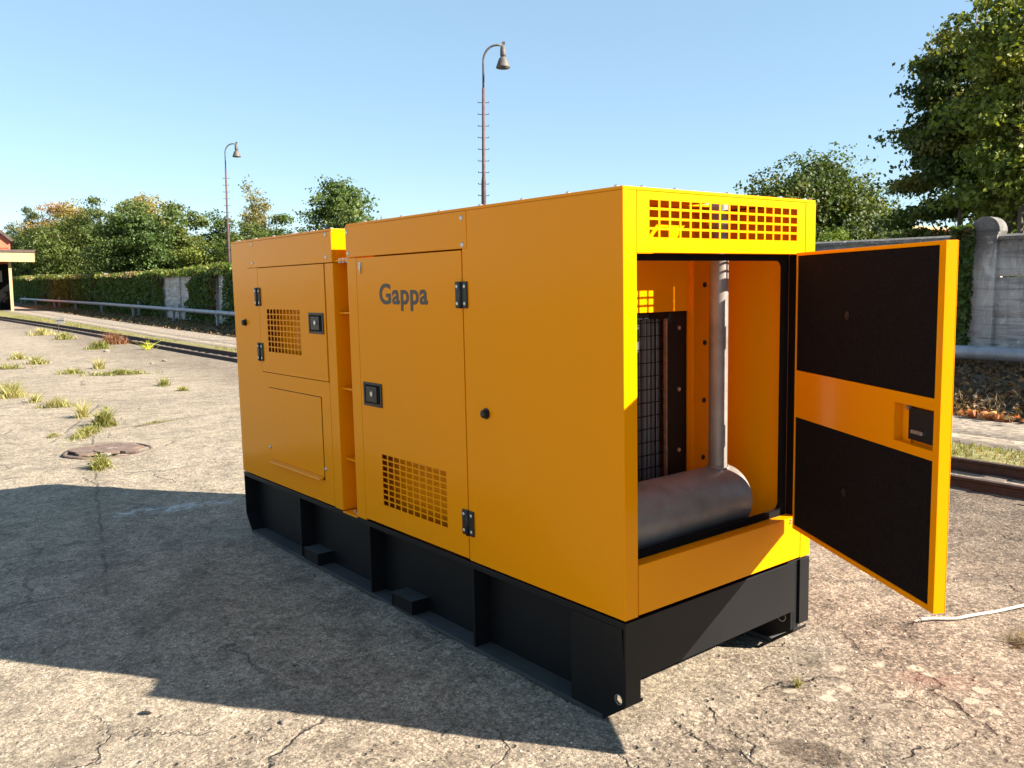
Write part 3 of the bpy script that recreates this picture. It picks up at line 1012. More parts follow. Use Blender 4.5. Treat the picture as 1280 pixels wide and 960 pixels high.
fl_.tube([(.905, .265, 2.02), (.905, .265, 2.028), (.905, .265, 2.045), (.905, .265, 2.05)], [.0445, .052, .052, .0445], 24, False)
fl_.build('pipe_clamp', ZINC, epo, False)

# open end door: local x along the leaf from the hinge, y towards its outer face
ang = R_(238.8)
ux = Vector((math.cos(ang), math.sin(ang), 0))
dm = Matrix(((ux.x, -ux.y, 0, 1.045), (ux.y, ux.x, 0, -.050), (0, 0, 1, 0), (0, 0, 0, 1)))
edoor = empty('end_door', None, gen)
edoor.matrix_local = dm
tag(edoor, 'open yellow end door lined with black foam')
DW, D0, D1 = 1.063, .637, 1.889
m = MB()
m.box(-.026, DW, .0415, .0445, D0, D1)
m.box(0, .010, 0, .041, D0, D1).box(DW - .034, DW, 0, .041, D0, D1)
m.box(.0103, DW - .0343, .0003, .041, D1 - .014, D1).box(.0103, DW - .0343, .0003, .041, D0, D0 + .020)
dshell = m.build('door_frame', YEL, edoor, False, .0025)
lz0, lz1, lx0, lx1 = 1.190, 1.328, .794, DW - .0346
m = MB().plate(1, .0015, .003, .0103, lx1, 1.157, 1.368, ([(lx0, lx1 - .001)], [(lz0, lz1)]))
dband = m.build('door_band', YEL, edoor)
m = MB()
m.box(lx0 - .003, lx0 - .0002, .0047, .041, lz0, lz1).box(lx0, lx1, .0047, .041, lz0 - .003, lz0 - .0002).box(lx0, lx1, .0047, .041, lz1 + .0002, lz1 + .003)
m.box(lx0 + .0, lx0 + .055, .034, .037, lz0, lz1)
m.build('latch_recess', YEL, edoor)
lo_ = MB().box(lx0 + .0555, lx1 - .0005, .022, .040, lz0 + .012, lz1 - .012).build('door_latch', PLA, edoor, False, .003)
MB().box(lx0 + .085, lx0 + .150, .012, .0215, lz0 + .038, lz0 + .050).build('latch_bolt', ZINC, lo_, False, .001)
MB().tube([(lx0 + .055, .030, lz1 - .012), (lx0 + .055, .016, lz1 - .012)], .009, 12).build('lock_cam', ZINC, lo_)
for z0, z1, kx, kz in ((1.3695, D1 - .0145, .445, 1.626), (D0 + .0205, 1.1555, .452, .912)):
    fo = MB().box(.0106, DW - .0346, .0035, .040, z0, z1).build('foam_pad', FOAM, edoor, False, .002)
    MB().tube([(kx, .0035, kz), (kx, .001, kz), (kx, -.001, kz)], [.017, .017, .009], 12).build('foam_pin', PLA, fo)
for z in (.80, 1.26, 1.72):
    MB().tube([(-.018, .058, z - .05), (-.018, .058, z + .05)], .007, 10).box(-.024, .03, .0446, .050, z - .045, z + .045).build('hinge', PLA, edoor)
MB().tube([(1.105, -.004, .655), (1.125, -.012, .662), (1.150, -.014, .668)], .004, 8).box(1.098, 1.135, -.006, -.001, .640, .6455).build('door_stay', ZINC, gen)

# ------------------------------------------------------------------ along the track: rails, verge, path, pipe, wall
def sight(px, py, dist):
    """point at a horizontal distance along the sight line of a photograph pixel"""
    v = fw * F_PX + rw * (px - 640) + uw * (480 - py)
    k = dist / math.hypot(v.x, v.y)
    return CAM + v * k


def curve_pts(d, a0, a1, step, dz):
    aa = np.arange(a0, a1, step)
    x, y = dxy(d, aa)
    z = gz(d, aa)
    return [Vector((float(X), float(Y), float(Z) + dz)) for X, Y, Z in zip(x, y, z)]


def sweep(pts, prof):
    """profile points (sideways, up) carried along a level line"""
    m = MB()
    n = len(prof)
    side = Vector((NV[0], NV[1], 0))
    for p in pts:
        for s_, u_ in prof:
            q = p + side * s_; m.v.append((q.x, q.y, q.z + u_))
    for i in range(len(pts) - 1):
        for k in range(n):
            m.f.append((i * n + k, i * n + (k + 1) % n, (i + 1) * n + (k + 1) % n, (i + 1) * n + k))
    return m


trk = empty('railway_track', Matrix.Translation((*dxy(.37, 8), 0)))
tag(trk, 'narrow rusty railway track running along the far edge of the yard', 'railway track')
rail_prof = [(-.05, 0), (.05, 0), (.05, .012), (.012, .02), (.012, .085), (.032, .095), (.032, .118), (-.032, .118), (-.032, .095), (-.012, .085), (-.012, .02), (-.05, .012)]
inv = trk.matrix_world.inverted()
for d in (0.0, .75):
    pts = curve_pts(d, -20, 150, .8, -.035)
    m = sweep([inv @ p for p in pts], rail_prof)
    m.build('rail', RAIL, trk)
slm = MB().box(-.62, .62, -.09, .09, -.06, .02).mesh('sleeper', SLEEP)
rot = math.atan2(NV[1], NV[0])
k = 0
for a in np.arange(-3.5, 60, .68):
    x, y = dxy(.375, a + rng.uniform(-.04, .04))
    o = link('sleeper', slm, trk)
    o.location = inv @ Vector((x, y, float(gz(.375, a)) - .035)); o.rotation_euler.z = rot + rng.uniform(-.03, .03)

# grass of the verge, thicker near the camera side
n = 26000
a_ = np.concatenate([rng.uniform(-4, 6, 7000), rng.uniform(6, 60, n - 7000)]); d_ = rng.uniform(.78, 1.98, n)
keep = vnoise(d_ * 2.2, a_ * 1.1, 31) > .36
a_, d_ = a_[keep], d_[keep]
x, y = dxy(d_, a_)
big_ = np.where(a_ > 8, 1 + (a_ - 8) * .035, 1)
P = np.stack([x, y, gz(d_, a_) - .02], -1)
n = len(P)
vg = blades('verge_grass', P, rng.uniform(.02, .075, n), palette(n, [(.16, .19, .035), (.22, .22, .06), (.10, .14, .025), (.30, .25, .11), (.28, .20, .10)]), BLADE, .7, .006 * big_)
tag(link('verge_grass', vg), 'short patchy grass between the rails and the footpath', 'grass', kind='stuff')

# leaves and litter on the bank
n = 15000
a_ = np.concatenate([rng.uniform(-3, 5, 9000), rng.uniform(5, 70, 6000)]); d_ = 3.72 + 3.2 * rng.random(n) ** 1.1
x, y = dxy(d_, a_)
P = np.stack([x, y, gz(d_, a_) + rng.uniform(.0, .05, n)], -1)
lt = leaves('fallen_leaves', P, rng.uniform(.05, .12, n) * np.where(a_ > 8, 1.6, 1), palette(n, [(.12, .075, .04), (.20, .11, .05), (.085, .06, .035), (.25, .17, .09)], .3), DRY, 1.0)
tag(link('fallen_leaves', lt), 'brown fallen leaves and litter on the shaded bank under the wall', 'fallen leaves', kind='stuff')
n = 150
a_ = rng.normal(1.40, .16, n); d_ = 3.60 + np.abs(rng.normal(0, .10, n))
x, y = dxy(d_, a_)
P = np.stack([x, y, gz(d_, a_) + rng.uniform(.01, .09, n)], -1)
lt = leaves('fallen_leaves', P, rng.uniform(.07, .13, n), palette(n, [(.50, .20, .08), (.55, .28, .12), (.42, .13, .06), (.55, .36, .14)], .2), DRY, .6)
tag(link('fallen_leaves', lt), 'orange autumn leaves heaped along the edge of the footpath', 'fallen leaves', kind='stuff')
n = 9000
a_ = np.concatenate([rng.uniform(-3, 5, 3200), rng.uniform(5, 90, n - 3200)]); d_ = 3.95 + 3.0 * rng.random(n)
x, y = dxy(d_, a_)
big_ = np.where(a_ > 8, 1.6, 1)
P = np.stack([x, y, gz(d_, a_) - .02], -1)
green = (a_ > 9)[:, None] & (rng.random((n, 1)) < .75)
tn = np.where(green, palette(n, [(.07, .10, .025), (.10, .12, .035), (.13, .12, .04)]), palette(n, [(.10, .075, .05), (.065, .05, .035), (.17, .13, .08)], .3))
tag(link('bank_grass', blades('bank_grass', P, rng.uniform(.06, .22, n), tn, BLADE, .9, .006 * big_ * 1.2)), 'thin grass and dead stalks on the shaded bank', 'grass', kind='stuff')

# district heating pipe on low posts
def a_at(px, d):
    """distance along the track at which the sight line of a photograph column crosses the line d"""
    v = fw * F_PX + rw * (px - 640)
    k = (d - ((CAM.x - B0[0]) * NV[0] + (CAM.y - B0[1]) * NV[1])) / (v.x * NV[0] + v.y * NV[1])
    return (CAM.x + v.x * k - B0[0]) * TV[0] + (CAM.y + v.y * k - B0[1]) * TV[1]


pz_a, pz_v = [-10, 2.4, 35, 61, 100], [.78, .775, .48, .455, .30]
pd = 5.8
pipe = empty('heating_pipe', Matrix.Translation((*dxy(pd, 4), .68)))
tag(pipe, 'long grey pipe carried on low posts in front of the wall', 'pipe')
inv = pipe.matrix_world.inverted()
pts = []
for a in np.arange(-10, 104, 3.0):
    x, y = dxy(pd, a)
    pts.append(inv @ Vector((x, y, np.interp(a, pz_a, pz_v))))
MB().tube(pts, .105, 16).build('pipe_run', PIPE, pipe, True)
pm = MB().box(-.055, .055, -.055, .055, -1.0, .10).box(-.10, .10, -.075, .075, -.16, -.105).mesh('post', PIPE)
cm = MB().tube([(0, -.04, 0), (0, .04, 0)], .112, 16).mesh('collar', PIPE, True)
for a in [-6.2, -.9, 5.6, 12.2, 18.8, 25.4, 31.4] + [a_at(q, pd) for q in (275, 221, 171, 132, 100, 74, 51, 33, 14)]:
    x, y = dxy(pd, a)
    o = link('post', pm, pipe); o.location = inv @ Vector((x, y, np.interp(a, pz_a, pz_v))); o.rotation_euler.z = rot
    o = link('collar', cm, pipe); o.location = inv @ Vector((x, y, np.interp(a + .5, pz_a, pz_v))); o.rotation_euler.z = rot
pm2 = MB().box(-.05, .05, -.05, .05, -1.0, .28).mesh('stub_post', PIPE)
for a in [a_at(q, pd + .5) for q in (228, 178, 80, 38)]:
    x, y = dxy(pd + .5, a)
    o = link('stub_post', pm2, pipe); o.location = inv @ Vector((x, y, np.interp(a, pz_a, pz_v))); o.rotation_euler.z = rot

# concrete slab wall: round-headed posts, four slabs in each bay
WD = 6.8
A0W = a_at(1224, WD)
BAY = (a_at(231, WD) - A0W) / 7
wall = empty('concrete_wall', Matrix.Translation((*dxy(WD, 6.9), 0)) @ Matrix.Rotation(rot - math.pi / 2 + math.pi / 2, 4, 'Z'))
tag(wall, 'weathered grey concrete slab wall with round-headed posts beyond the track', 'wall')
# wall local frame: x away from the yard, y along the wall
wi = wall.matrix_world.inverted()


def wedge_prism(poly, x0, x1):
    return MB().prism(poly, 0, x0, x1)


hp = []
for k in range(13):
    a = math.pi * k / 12
    hp.append((.225 * math.cos(a), 2.50 + .225 * math.sin(a)))
post_poly = [(-.20, -1.0), (.20, -1.0), (.19, 2.42)] + hp + [(-.19, 2.42)]
pmesh = MB().prism(post_poly, 0, -.13, .13).mesh('wall_post', WALLC)
slabs = []
for i, (z0, z1) in enumerate(((-.7, .521), (.523, 1.157), (1.159, 1.791), (1.793, 2.36))):
    m = MB()
    ny, nz = 28, 7
    # slightly uneven cast faces
    for xx, sgn in ((-.055, -1), (.055, 1)):
        base = len(m.v)
        for j in range(nz + 1):
            for q in range(ny + 1):
                yy = -BAY / 2 + .19 + (BAY - .38) * q / ny; zz = z0 + (z1 - z0) * j / nz
                e = .014 if (j in (0, nz)) else 0
                m.v.append((xx + sgn * (-e + random.uniform(-.004, .004) + .008 * float(vnoise(np.array([yy * 1.3]), np.array([zz * 2.1]), 40 + i)[0])), yy, zz ))
        for j in range(nz):
            for q in range(ny):
                a = base + j * (ny + 1) + q
                f = (a, a + 1, a + ny + 2, a + ny + 1)
                m.f.append(f if sgn > 0 else f[::-1])
    nn_ = (nz + 1) * (ny + 1)
    for j, fl in ((0, 0), (nz, 1)):
        for q in range(ny):
            a = j * (ny + 1) + q
            f = (a, a + 1, nn_ + a + 1, nn_ + a)
            m.f.append(f if fl else f[::-1])
    slabs.append(m.mesh('slab', WALLC, False))
cop = MB().prism([(-.085, 2.368), (.085, 2.368), (.085, 2.42), (0, 2.455), (-.085, 2.42)], 1, -BAY / 2 + .195, BAY / 2 - .195).mesh('coping', WALLC)
for b in range(-2, 19):
    a = A0W + b * BAY
    x, y = dxy(WD, a)
    zg = float(gh(x, y)) * .6 + .03
    o = link('wall_post', pmesh, wall); o.location = wi @ Vector((x, y, zg)); 
    o.rotation_euler = (0, random.uniform(-.008, .008), 0)
    if b == 18: break
    x, y = dxy(WD + .03, a + BAY / 2)
    for s_ in slabs + [cop]:
        o = link(s_.name, s_, wall); o.location = wi @ Vector((x, y, zg)); o.rotation_euler = (random.uniform(-.004, .004), random.uniform(-.01, .01), 0)
for o in wall.children: pass

# creeper over the far part of the wall
def ivy_cover(name, n, a0, a1, gaps, label, size, zlo=.0, ztop=2.55, dens_seed=3, fringe=True):
    a_ = rng.uniform(a0, a1, n); z_ = zlo + (ztop - zlo) * rng.random(n) ** .85
    keep = np.ones(n, bool)
    for g0, g1, soft in gaps:
        edge = (vnoise(z_ * 2.2, a_ * .9 + g0, 8) - .5) * soft * 2.4
        keep &= ~((a_ + edge > g0) & (a_ + edge < g1))
    a_, z_ = a_[keep], z_[keep]; n = len(a_)
    dd = WD - .12 - .28 * vnoise(a_ * 1.1, z_ * 1.4, 4) * rng.random(n) - .05
    x, y = dxy(dd, a_)
    P = np.stack([x, y, z_ + gh(x, y) * .6], -1)
    cl = vnoise(a_ * .35, z_ * .6, 12)
    tn = palette(n, [(.062, .115, .022), (.082, .135, .027), (.05, .095, .02), (.105, .145, .032)], .22)
    red = (vnoise(a_ * .5, z_ * .35 + 5, 14) > .74) & (rng.random(n) < .35)
    tn[red] = palette(int(red.sum()), [(.12, .055, .03), (.10, .07, .03)], .25)
    parts_ = [(P, rng.uniform(.7, 1.3, n) * size, tn)]
    if fringe:
        m2 = int(n * .42)
        a2 = rng.uniform(a0, a1, m2)
        hump = .12 + .42 * vnoise(a2 * .55, a2 * 0, 21) + .25 * sstep((58 - a2) / 12) * vnoise(a2 * .9, a2 * 0, 22)
        z2 = 2.36 + hump * rng.random(m2) ** .8
        d2 = WD + rng.normal(.05, .24, m2)
        x, y = dxy(d2, a2)
        P2 = np.stack([x, y, z2 + gh(x, y) * .6], -1)
        t2 = palette(m2, [(.13, .19, .035), (.17, .20, .045), (.10, .16, .03), (.22, .20, .06)], .2)
        gl = (vnoise(a2 * .7, a2 * 0, 27) > .72) & (a2 > 55)
        t2[gl] = palette(int(gl.sum()), [(.30, .20, .10), (.36, .27, .15), (.20, .19, .06)], .2)
        parts_.append((P2, rng.uniform(.7, 1.3, m2) * size, t2))
    P = np.concatenate([q[0] for q in parts_]); sz = np.concatenate([q[1] for q in parts_]); tn = np.concatenate([q[2] for q in parts_])
    nr = np.array([-NV[0], -NV[1], .35])
    o = link(name, leaves(name, P, sz, tn, LEAF, .2, .8, nrm=nr))
    return tag(o, label, 'creeper', kind='stuff')


WA = lambda px: a_at(px, WD)
ivy_cover('wall_creeper', 46000, 21, WA(20), [(WA(291), WA(278), .25), (WA(246), WA(212), .8), (WA(201), WA(198), .12), (WA(128), WA(126), .2), (WA(100.5), WA(98), .2), (WA(70), WA(68), .2)],
          'dense green creeper hanging over the far stretch of wall', .19)
ivy_cover('wall_creeper', 1800, WA(1213), WA(1190), [], 'dark creeper hanging beside the round-headed post on the right', .12, .55, 2.6, fringe=False)

# ------------------------------------------------------------------ lamp posts
def lamp_post(name, a, h, label, gold):
    x, y = dxy(8.7, a)
    base = Vector((x, y, -.2))
    root = empty(name, Matrix.Translation(base) @ Matrix.Rotation(YAW - math.pi / 2, 4, 'Z'))     # arm points to local +x
    tag(root, label, 'lamp post', 'tall lamp posts standing behind the wall')
    H_ = h + .2
    pl = MB().tube([(0, 0, 0), (0, 0, H_ * .55), (0, 0, H_ * .553), (0, 0, H_ * .57), (0, 0, H_ - 1.35)], [.086, .076, .076, .056, .046], 12).build('pole', POLE, root, True)
    arm = [(0, 0, H_ - 1.36), (0, 0, H_ - .55)]
    for k in range(1, 9):
        g = math.pi / 2 * k / 8
        arm.append((.42 - .42 * math.cos(g), 0, H_ - .55 + .5 * math.sin(g)))
    arm.append((.62, 0, H_ - .06))
    MB().tube(arm, .034, 10).build('lamp_arm', LAMPM, root, True)
    sh = MB()
    prof = [(.0, .09), (-.06, .045), (-.075, .085), (-.30, .095), (-.36, .085), (-.37, .06), (-.40, .115), (-.46, .145), (-.66, .215), (-.70, .225), (-.71, .21), (-.60, .12)]
    hx, hz = .62, H_ - .02
    sh.tube([(hx, 0, hz + p[0] - .02) for p in prof], [.03] + [p[1] for p in prof[1:]], 20)
    sh.build('lamp_shade', LAMPM, root, True)
    MB().tube([(hx, 0, hz - .60), (hx, 0, hz - .68), (hx, 0, hz - .72)], [.09, .10, .05], 14).build('lamp_glass', GLASS, root, True)
    MB().box(hx - .035, hx + .06, -.03, .03, hz - .01, hz + .07).build('lamp_bracket', LAMPM, root)
    rm = MB().tube([(-.17, 0, 0), (.17, 0, 0)], .011, 6).tube([(-.17, 0, 0), (-.17, 0, .04)], .011, 6).tube([(.17, 0, 0), (.17, 0, .04)], .011, 6).mesh('rung', POLE)
    z = 3.0
    while z < H_ - 1.6:
        o = link('rung', rm, root); o.location = (0, -.0 + .0, z)
        z += .36
    return root


lamp_post('lamp_post', 19.56, 9.28, 'tall rusty lamp post rising just above the middle of the generator roof', 0)
lamp_post('lamp_post', 44.0, 9.36, 'farther lamp post behind the creeper wall, left of the generator', 0)

# ------------------------------------------------------------------ trees
def tree(name, px, dist, top, width, label, cols, leaf, nleaf, seed, bare=.28, nclump=60, group=None, trunks=1, squash=.5, shape='round', cat='tree', crownless=.12, outline=1.0, sparse=0):
    global rng
    rng = np.random.default_rng(seed)
    if isinstance(px, tuple):                                # (d, a) with height and width in metres
        x_, y_ = dxy(*px)
        base = Vector((float(x_), float(y_), -.2)); h = top; R = width / 2
    else:
        base = sight(px, 356, dist); base.z = -.3
        topz = sight(px, top, dist).z
        h = topz - base.z
        R = width / 2 * dist / F_PX
    if dist > 60:
        h *= 1.06; R *= 1.12; nclump = int(nclump * .9); nleaf = int(nleaf * 1.35)
        cols = [tuple(.95 * v for v in q) for q in cols]
    root = empty(name, Matrix.Translation(base))
    tag(root, label, cat, group)
    z0 = h * bare
    # clump centres through the crown volume, weighted to its outside
    n = nclump
    u = rng.normal(size=(n * 3, 3)); u /= np.linalg.norm(u, axis=1)[:, None]
    rr = rng.random(n * 3) ** .42
    C_ = u * rr[:, None]
    if shape == 'cone':
        k = (C_[:, 2] + 1) / 2
        C_[:, :2] *= (1.12 - .62 * k)[:, None]
    if shape == 'up':
        k = (C_[:, 2] + 1) / 2
        C_[:, :2] *= (.45 + .75 * k - .35 * k * k)[:, None]
    C_ = C_[:n]
    C_ *= (1 + .16 * rng.normal(size=(n, 1)))
    cz = (h + z0) / 2
    C_ = C_ * np.array([R * .84, R * .84, (h - z0) / 2 * .95]) + np.array([0, 0, cz])
    C_[:, 2] = np.minimum(C_[:, 2], h * .985)
    crad = (R * .30 + .25 * R * rng.random(n)) * (60 / n) ** .33 * (.80 if shape == 'cone' else 1)
    # limbs
    tk = MB()
    for q in range(trunks):
        ox, oy = (0, 0) if trunks == 1 else tuple(rng.normal(0, R * .28, 2))
        r0 = max(.05, h * .017) / (trunks ** .4)
        pts, rad = [], []
        bx, by = rng.normal(0, R * .10, 2)
        for k in range(9):
            f = k / 8
            pts.append((ox + bx * f * f + rng.normal(0, .02) * h * .05 * f, oy + by * f * f, h * .9 * f)); rad.append(r0 * (1.25 if k == 0 else 1) * (1 - .88 * f))
        tk.tube(pts, rad, 9)
        sel = rng.permutation(n)[:int(16 if trunks == 1 else 9)]
        for ci in sel:
            c_ = C_[ci]
            f = np.clip((c_[2] / h) * .75 - .05, bare * .8, .8)
            i0 = f * 8; i_ = int(i0); t_ = i0 - i_
            p0 = np.array(pts[i_]) * (1 - t_) + np.array(pts[min(i_ + 1, 8)]) * t_
            mid = (p0 + c_) / 2 + np.array([0, 0, -.04 * h * (rng.random() - .3)])
            tk.tube([p0, mid, c_], [r0 * .34 * (1 - f * .6), r0 * .2 * (1 - f * .6), r0 * .06], 6, False)
    tk.build('trunk', BARK, root, True)
    # leaves in sprays: flattened clumps carry twig ends, each twig end a handful of leaves
    leaf *= .62
    nleaf = int(nleaf * 2.5)
    per = 11
    m_ = max(40, nleaf // per)
    w_ = crad ** 2; w_ /= w_.sum()
    ci = rng.choice(n, m_, p=w_)
    u = rng.normal(size=(m_, 3)); u /= np.linalg.norm(u, axis=1)[:, None]
    rr = rng.random(m_) ** (.45 if not sparse else .8) * (1 + .22 * rng.normal(size=m_))
    spread = np.array([1.0, 1.0, squash])
    if shape == 'up': spread = np.array([.62, .62, 1.1])
    T_ = C_[ci] + u * rr[:, None] * crad[ci][:, None] * spread
    T_[:, 2] -= .12 * (np.linalg.norm(T_[:, :2] - C_[ci][:, :2], axis=1))        # tips droop
    keep = (T_[:, 2] > z0 * .55)
    T_, ci, u = T_[keep], ci[keep], u[keep]
    m_ = len(T_)
    k_ = rng.integers(0, m_, nleaf)
    P = T_[k_] + rng.normal(size=(nleaf, 3)) * leaf * np.array([1.15, 1.15, .6])
    u = u[k_]
    n2 = nleaf
    cols = np.array(cols)
    pick = rng.integers(0, len(cols), n)
    pt = rng.integers(0, len(cols), m_)
    tn = cols[pick[ci]][k_] * .5 + cols[pt][k_] * .3 + cols[rng.integers(0, len(cols), n2)] * .2
    tn = np.clip(tn * (1 + .20 * rng.normal(size=(n2, 1))), .006, 1)
    nr = u[:n2] * .9
    o = link('crown', leaves('crown', P, leaf * rng.uniform(.65, 1.35, n2), tn, LEAF, .35, .78, nrm=nr), root)
    return root


G1 = [(.055, .10, .02), (.075, .12, .022), (.045, .085, .02), (.10, .14, .03)]
G2 = [(.085, .12, .025), (.11, .15, .03), (.065, .10, .02), (.14, .16, .04)]
GY = [(.12, .16, .026), (.16, .20, .032), (.095, .14, .023), (.20, .21, .04)]
OR = [(.34, .20, .075), (.31, .22, .075), (.25, .21, .07), (.36, .18, .07)]
YO = [(.31, .24, .07), (.28, .24, .075), (.23, .21, .06), (.34, .25, .07)]
BG = [(.06, .085, .03), (.075, .10, .035), (.05, .075, .03)]
DK = [(.035, .065, .014), (.05, .085, .016), (.04, .07, .015), (.075, .10, .022)]
MP = [(.05, .09, .016), (.065, .11, .02), (.09, .13, .025), (.15, .13, .03)]
gl = 'trees beyond the creeper wall'
tree('poplar_tree', 42, 140, 259, 34, 'narrow bluish green tree beside the brick building', BG, .34, 3200, 1, .08, 40, gl, shape='cone')
tree('small_tree', 24, 145, 281, 30, 'small dark tree touching the gable of the brick building', BG, .34, 2200, 2, .06, 30, gl)
tree('birch_tree', 66, 135, 250, 58, 'orange leaved autumn tree second from the brick building', OR, .36, 4200, 3, .10, 50, gl)
tree('birch_tree', 93, 132, 252, 50, 'tall golden yellow tree in the middle of the left group', YO, .36, 4500, 4, .10, 50, gl, shape='up')
tree('ash_tree', 127, 112, 241, 46, 'tall green tree between the golden tree and the big maple', G2, .34, 4500, 5, .08, 50, gl, shape='round')
tree('linden_tree', 180, 112, 241, 62, 'tree with yellow orange top peeping over the big green maple', YO, .36, 4200, 6, .10, 50, gl)
tree('maple_tree', 178, 74, 256, 84, 'big green maple, broadest of the left group', [(.06, .11, .022), (.08, .13, .03), (.05, .09, .02), (.11, .15, .04)], .32, 9500, 7, .02, 80, gl)
tree('bushy_tree', 92, 115, 280, 104, 'wide mid green bushy tree below the golden tree', G2, .34, 9500, 8, .0, 80, gl)
tree('bushy_tree', 54, 122, 288, 74, 'dull green thicket right of the platform roof', DK, .34, 6500, 9, .0, 60, gl)
tree('bushy_tree', 140, 92, 283, 66, 'dark green bushy tree left of the big maple', DK, .34, 5500, 10, .0, 60, gl)
tree('willow_tree', 228, 78, 264, 60, 'lighter loose green tree with a pale trunk right of the big maple', G2, .32, 5000, 11, .04, 60, gl, sparse=1)
tree('alder_tree', 278, 82, 267, 58, 'round green tree directly behind the farther lamp post', G1, .32, 4800, 12, .02, 60, gl)
tree('bushy_tree', 255, 72, 308, 66, 'low light green bush tree over the creeper, left of the farther lamp post', GY, .30, 4200, 13, .0, 50, gl)
tree('aspen_tree', 322, 70, 239, 50, 'sparse yellowish tree with upright twigs left of the round dark tree', [(.22, .21, .08), (.28, .24, .10), (.17, .18, .07)], .22, 2600, 14, .10, 46, gl, trunks=4, shape='up', sparse=1)
tree('round_tree', 350, 68, 264, 36, 'small round dark green tree just above the rear housing roof', G1, .26, 3600, 15, .05, 40, gl)
tree('bushy_tree', 318, 66, 288, 60, 'low green thicket behind the rear housing of the generator', G2, .28, 4000, 16, .0, 50, gl)
tree('maple_tree', 427, 48, 231, 116, 'leafy green maple above the gap in the generator roof', [(.06, .11, .02), (.09, .14, .03), (.05, .09, .02), (.14, .17, .05)], .24, 13000, 17, .02, 46, gl, squash=.75)
gr = 'trees beyond the wall on the right'
tree('maple_tree', 1014, 36, 176, 185, 'dark green maple behind the right end of the generator roof', DK + [(.12, .13, .03)], .20, 34000, 18, .04, 64, gr, squash=.7)
tree('maple_tree', 948, 40, 226, 46, 'smaller yellow tinged maple at the left foot of the dark maple', MP + [(.20, .17, .04)], .21, 3200, 19, .05, 40, gr)
tree('box_bush', 1041, 19, 284, 42, 'small round clipped light green bush peeping over the open door', [(.12, .18, .025), (.15, .21, .03), (.10, .15, .02)], .06, 6000, 20, .72, 40, gr, squash=.9, cat='bush')
tree('maple_tree', 1195, 26, -22, 190, 'tall dark maple with layered branches, left one of the right-hand trees', DK + [(.10, .13, .025), (.17, .16, .035)], .19, 19000, 21, .16, 120, gr, trunks=3, squash=.24, shape='cone')
tree('linden_tree', 1262, 23.5, -70, 150, 'tall yellow green tree at the right edge of the picture', GY + [(.15, .18, .03)], .19, 11500, 22, .26, 90, gr, trunks=4, squash=.5, shape='round')
tree('maple_tree', 1096, 44, 246, 80, 'low dark maple between the dark maple and the tall trees', DK, .22, 6000, 23, .04, 60, gr)
tree('shrub', 1262, 22, 288, 70, 'loose shrub looking over the concrete wall on the right', G1 + [(.13, .16, .03)], .11, 2500, 24, .25, 40, gr, cat='shrub', trunks=4, sparse=1)
tree('shrub', 1160, 24, 284, 70, 'dark shrub over the wall just behind the top of the open door', DK, .12, 3500, 25, .2, 50, gr, cat='shrub')
# unseen shrubs added beyond the right edge to shade the bank
for k, a_ in enumerate((-1.5, -5.5, -9.5, -13)):
    tree('shrub', (8.4, a_), 20, 3.9, 4.6, 'unseen shrub added behind the wall to shade the bank, ' + ('nearest', 'second', 'third', 'farthest')[k] + ' of four', DK, .20, 3000, 60 + k, .12, 50, gr, cat='shrub')
rng = np.random.default_rng(99)

# far wood behind everything
n = 16000
px_ = rng.uniform(-120, 1400, n)
P = []
ground_dirs = []
for q in px_:
    v = fw * F_PX + rw * (q - 640); v.z = 0; v.normalize(); ground_dirs.append((v.x, v.y))
gd = np.array(ground_dirs)
dist = rng.uniform(150, 175, n)
hh = 3.5 + 3.5 * vnoise(px_ / 45, px_ * 0, 51) + 1.5 * vnoise(px_ / 13, px_ * 0, 52)
P = np.c_[CAM.x + gd[:, 0] * dist, CAM.y + gd[:, 1] * dist, -.5 + hh * rng.random(n) ** .7]
fwm = leaves('distant_wood', P, rng.uniform(.8, 1.5, n), palette(n, [(.06, .085, .035), (.08, .10, .04), (.10, .11, .045)]), LEAF, .4, .8)
tag(link('distant_wood', fwm), 'low distant wood along the horizon behind the trees', 'wood', kind='stuff')

# ------------------------------------------------------------------ buildings
bp = sight(2, 383, 78); bp.z = -.3
bl = empty('brick_building', Matrix.Translation(bp) @ Matrix.Rotation(YAW - math.pi / 2 + R_(30), 4, 'Z'))
tag(bl, 'red brick gabled building with a cream platform roof at the left edge', 'building')
sc = 78 / F_PX
MB().prism([(-9, 0), (.85, 0), (.85, 5.55), (-3.8, 9.6), (-9, 5.55)], 1, 3.0, 14).build('wall', BRICK, bl)
rf = MB().add([(.95, 2.7, 5.5), (1.15, 2.7, 5.62), (-3.8, 2.7, 10.0), (-3.8, 2.7, 9.72), (.95, 14.3, 5.5), (1.15, 14.3, 5.62), (-3.8, 14.3, 10.0), (-3.8, 14.3, 9.72)], [(0, 1, 2, 3), (7, 6, 5, 4), (0, 4, 5, 1), (1, 5, 6, 2), (3, 2, 6, 7), (0, 3, 7, 4)]).build('roof', ROOFM, bl)
MB().box(-9, .75, 2.94, 2.995, 5.0, 5.22).build('brick_band', BRICK, bl)
plr = MB().box(-9, 2.45, -2.2, 2.9, 4.50, 4.70).build('platform_roof', ROOFM, bl)
MB().box(-9, 2.40, -2.15, -2.05, 3.80, 4.495).box(2.3, 2.4, -2.045, 2.85, 3.80, 4.495).build('fascia', CREAM, plr)
MB().box(-9, 2.29, -2.04, 2.85, 4.2, 4.3).build('platform_ceiling', CREAM, plr)
for x_ in (.72, -4.0):
    MB().box(x_ - .10, x_ + .10, -1.6, -1.4, -.2, 4.19).build('roof_post', CREAM, bl)
MB().box(-9, .70, 2.86, 2.985, .0, 3.7).build('interior_shade', RUB, bl)  # black sheet: shade of the interior under the platform roof put into its colour
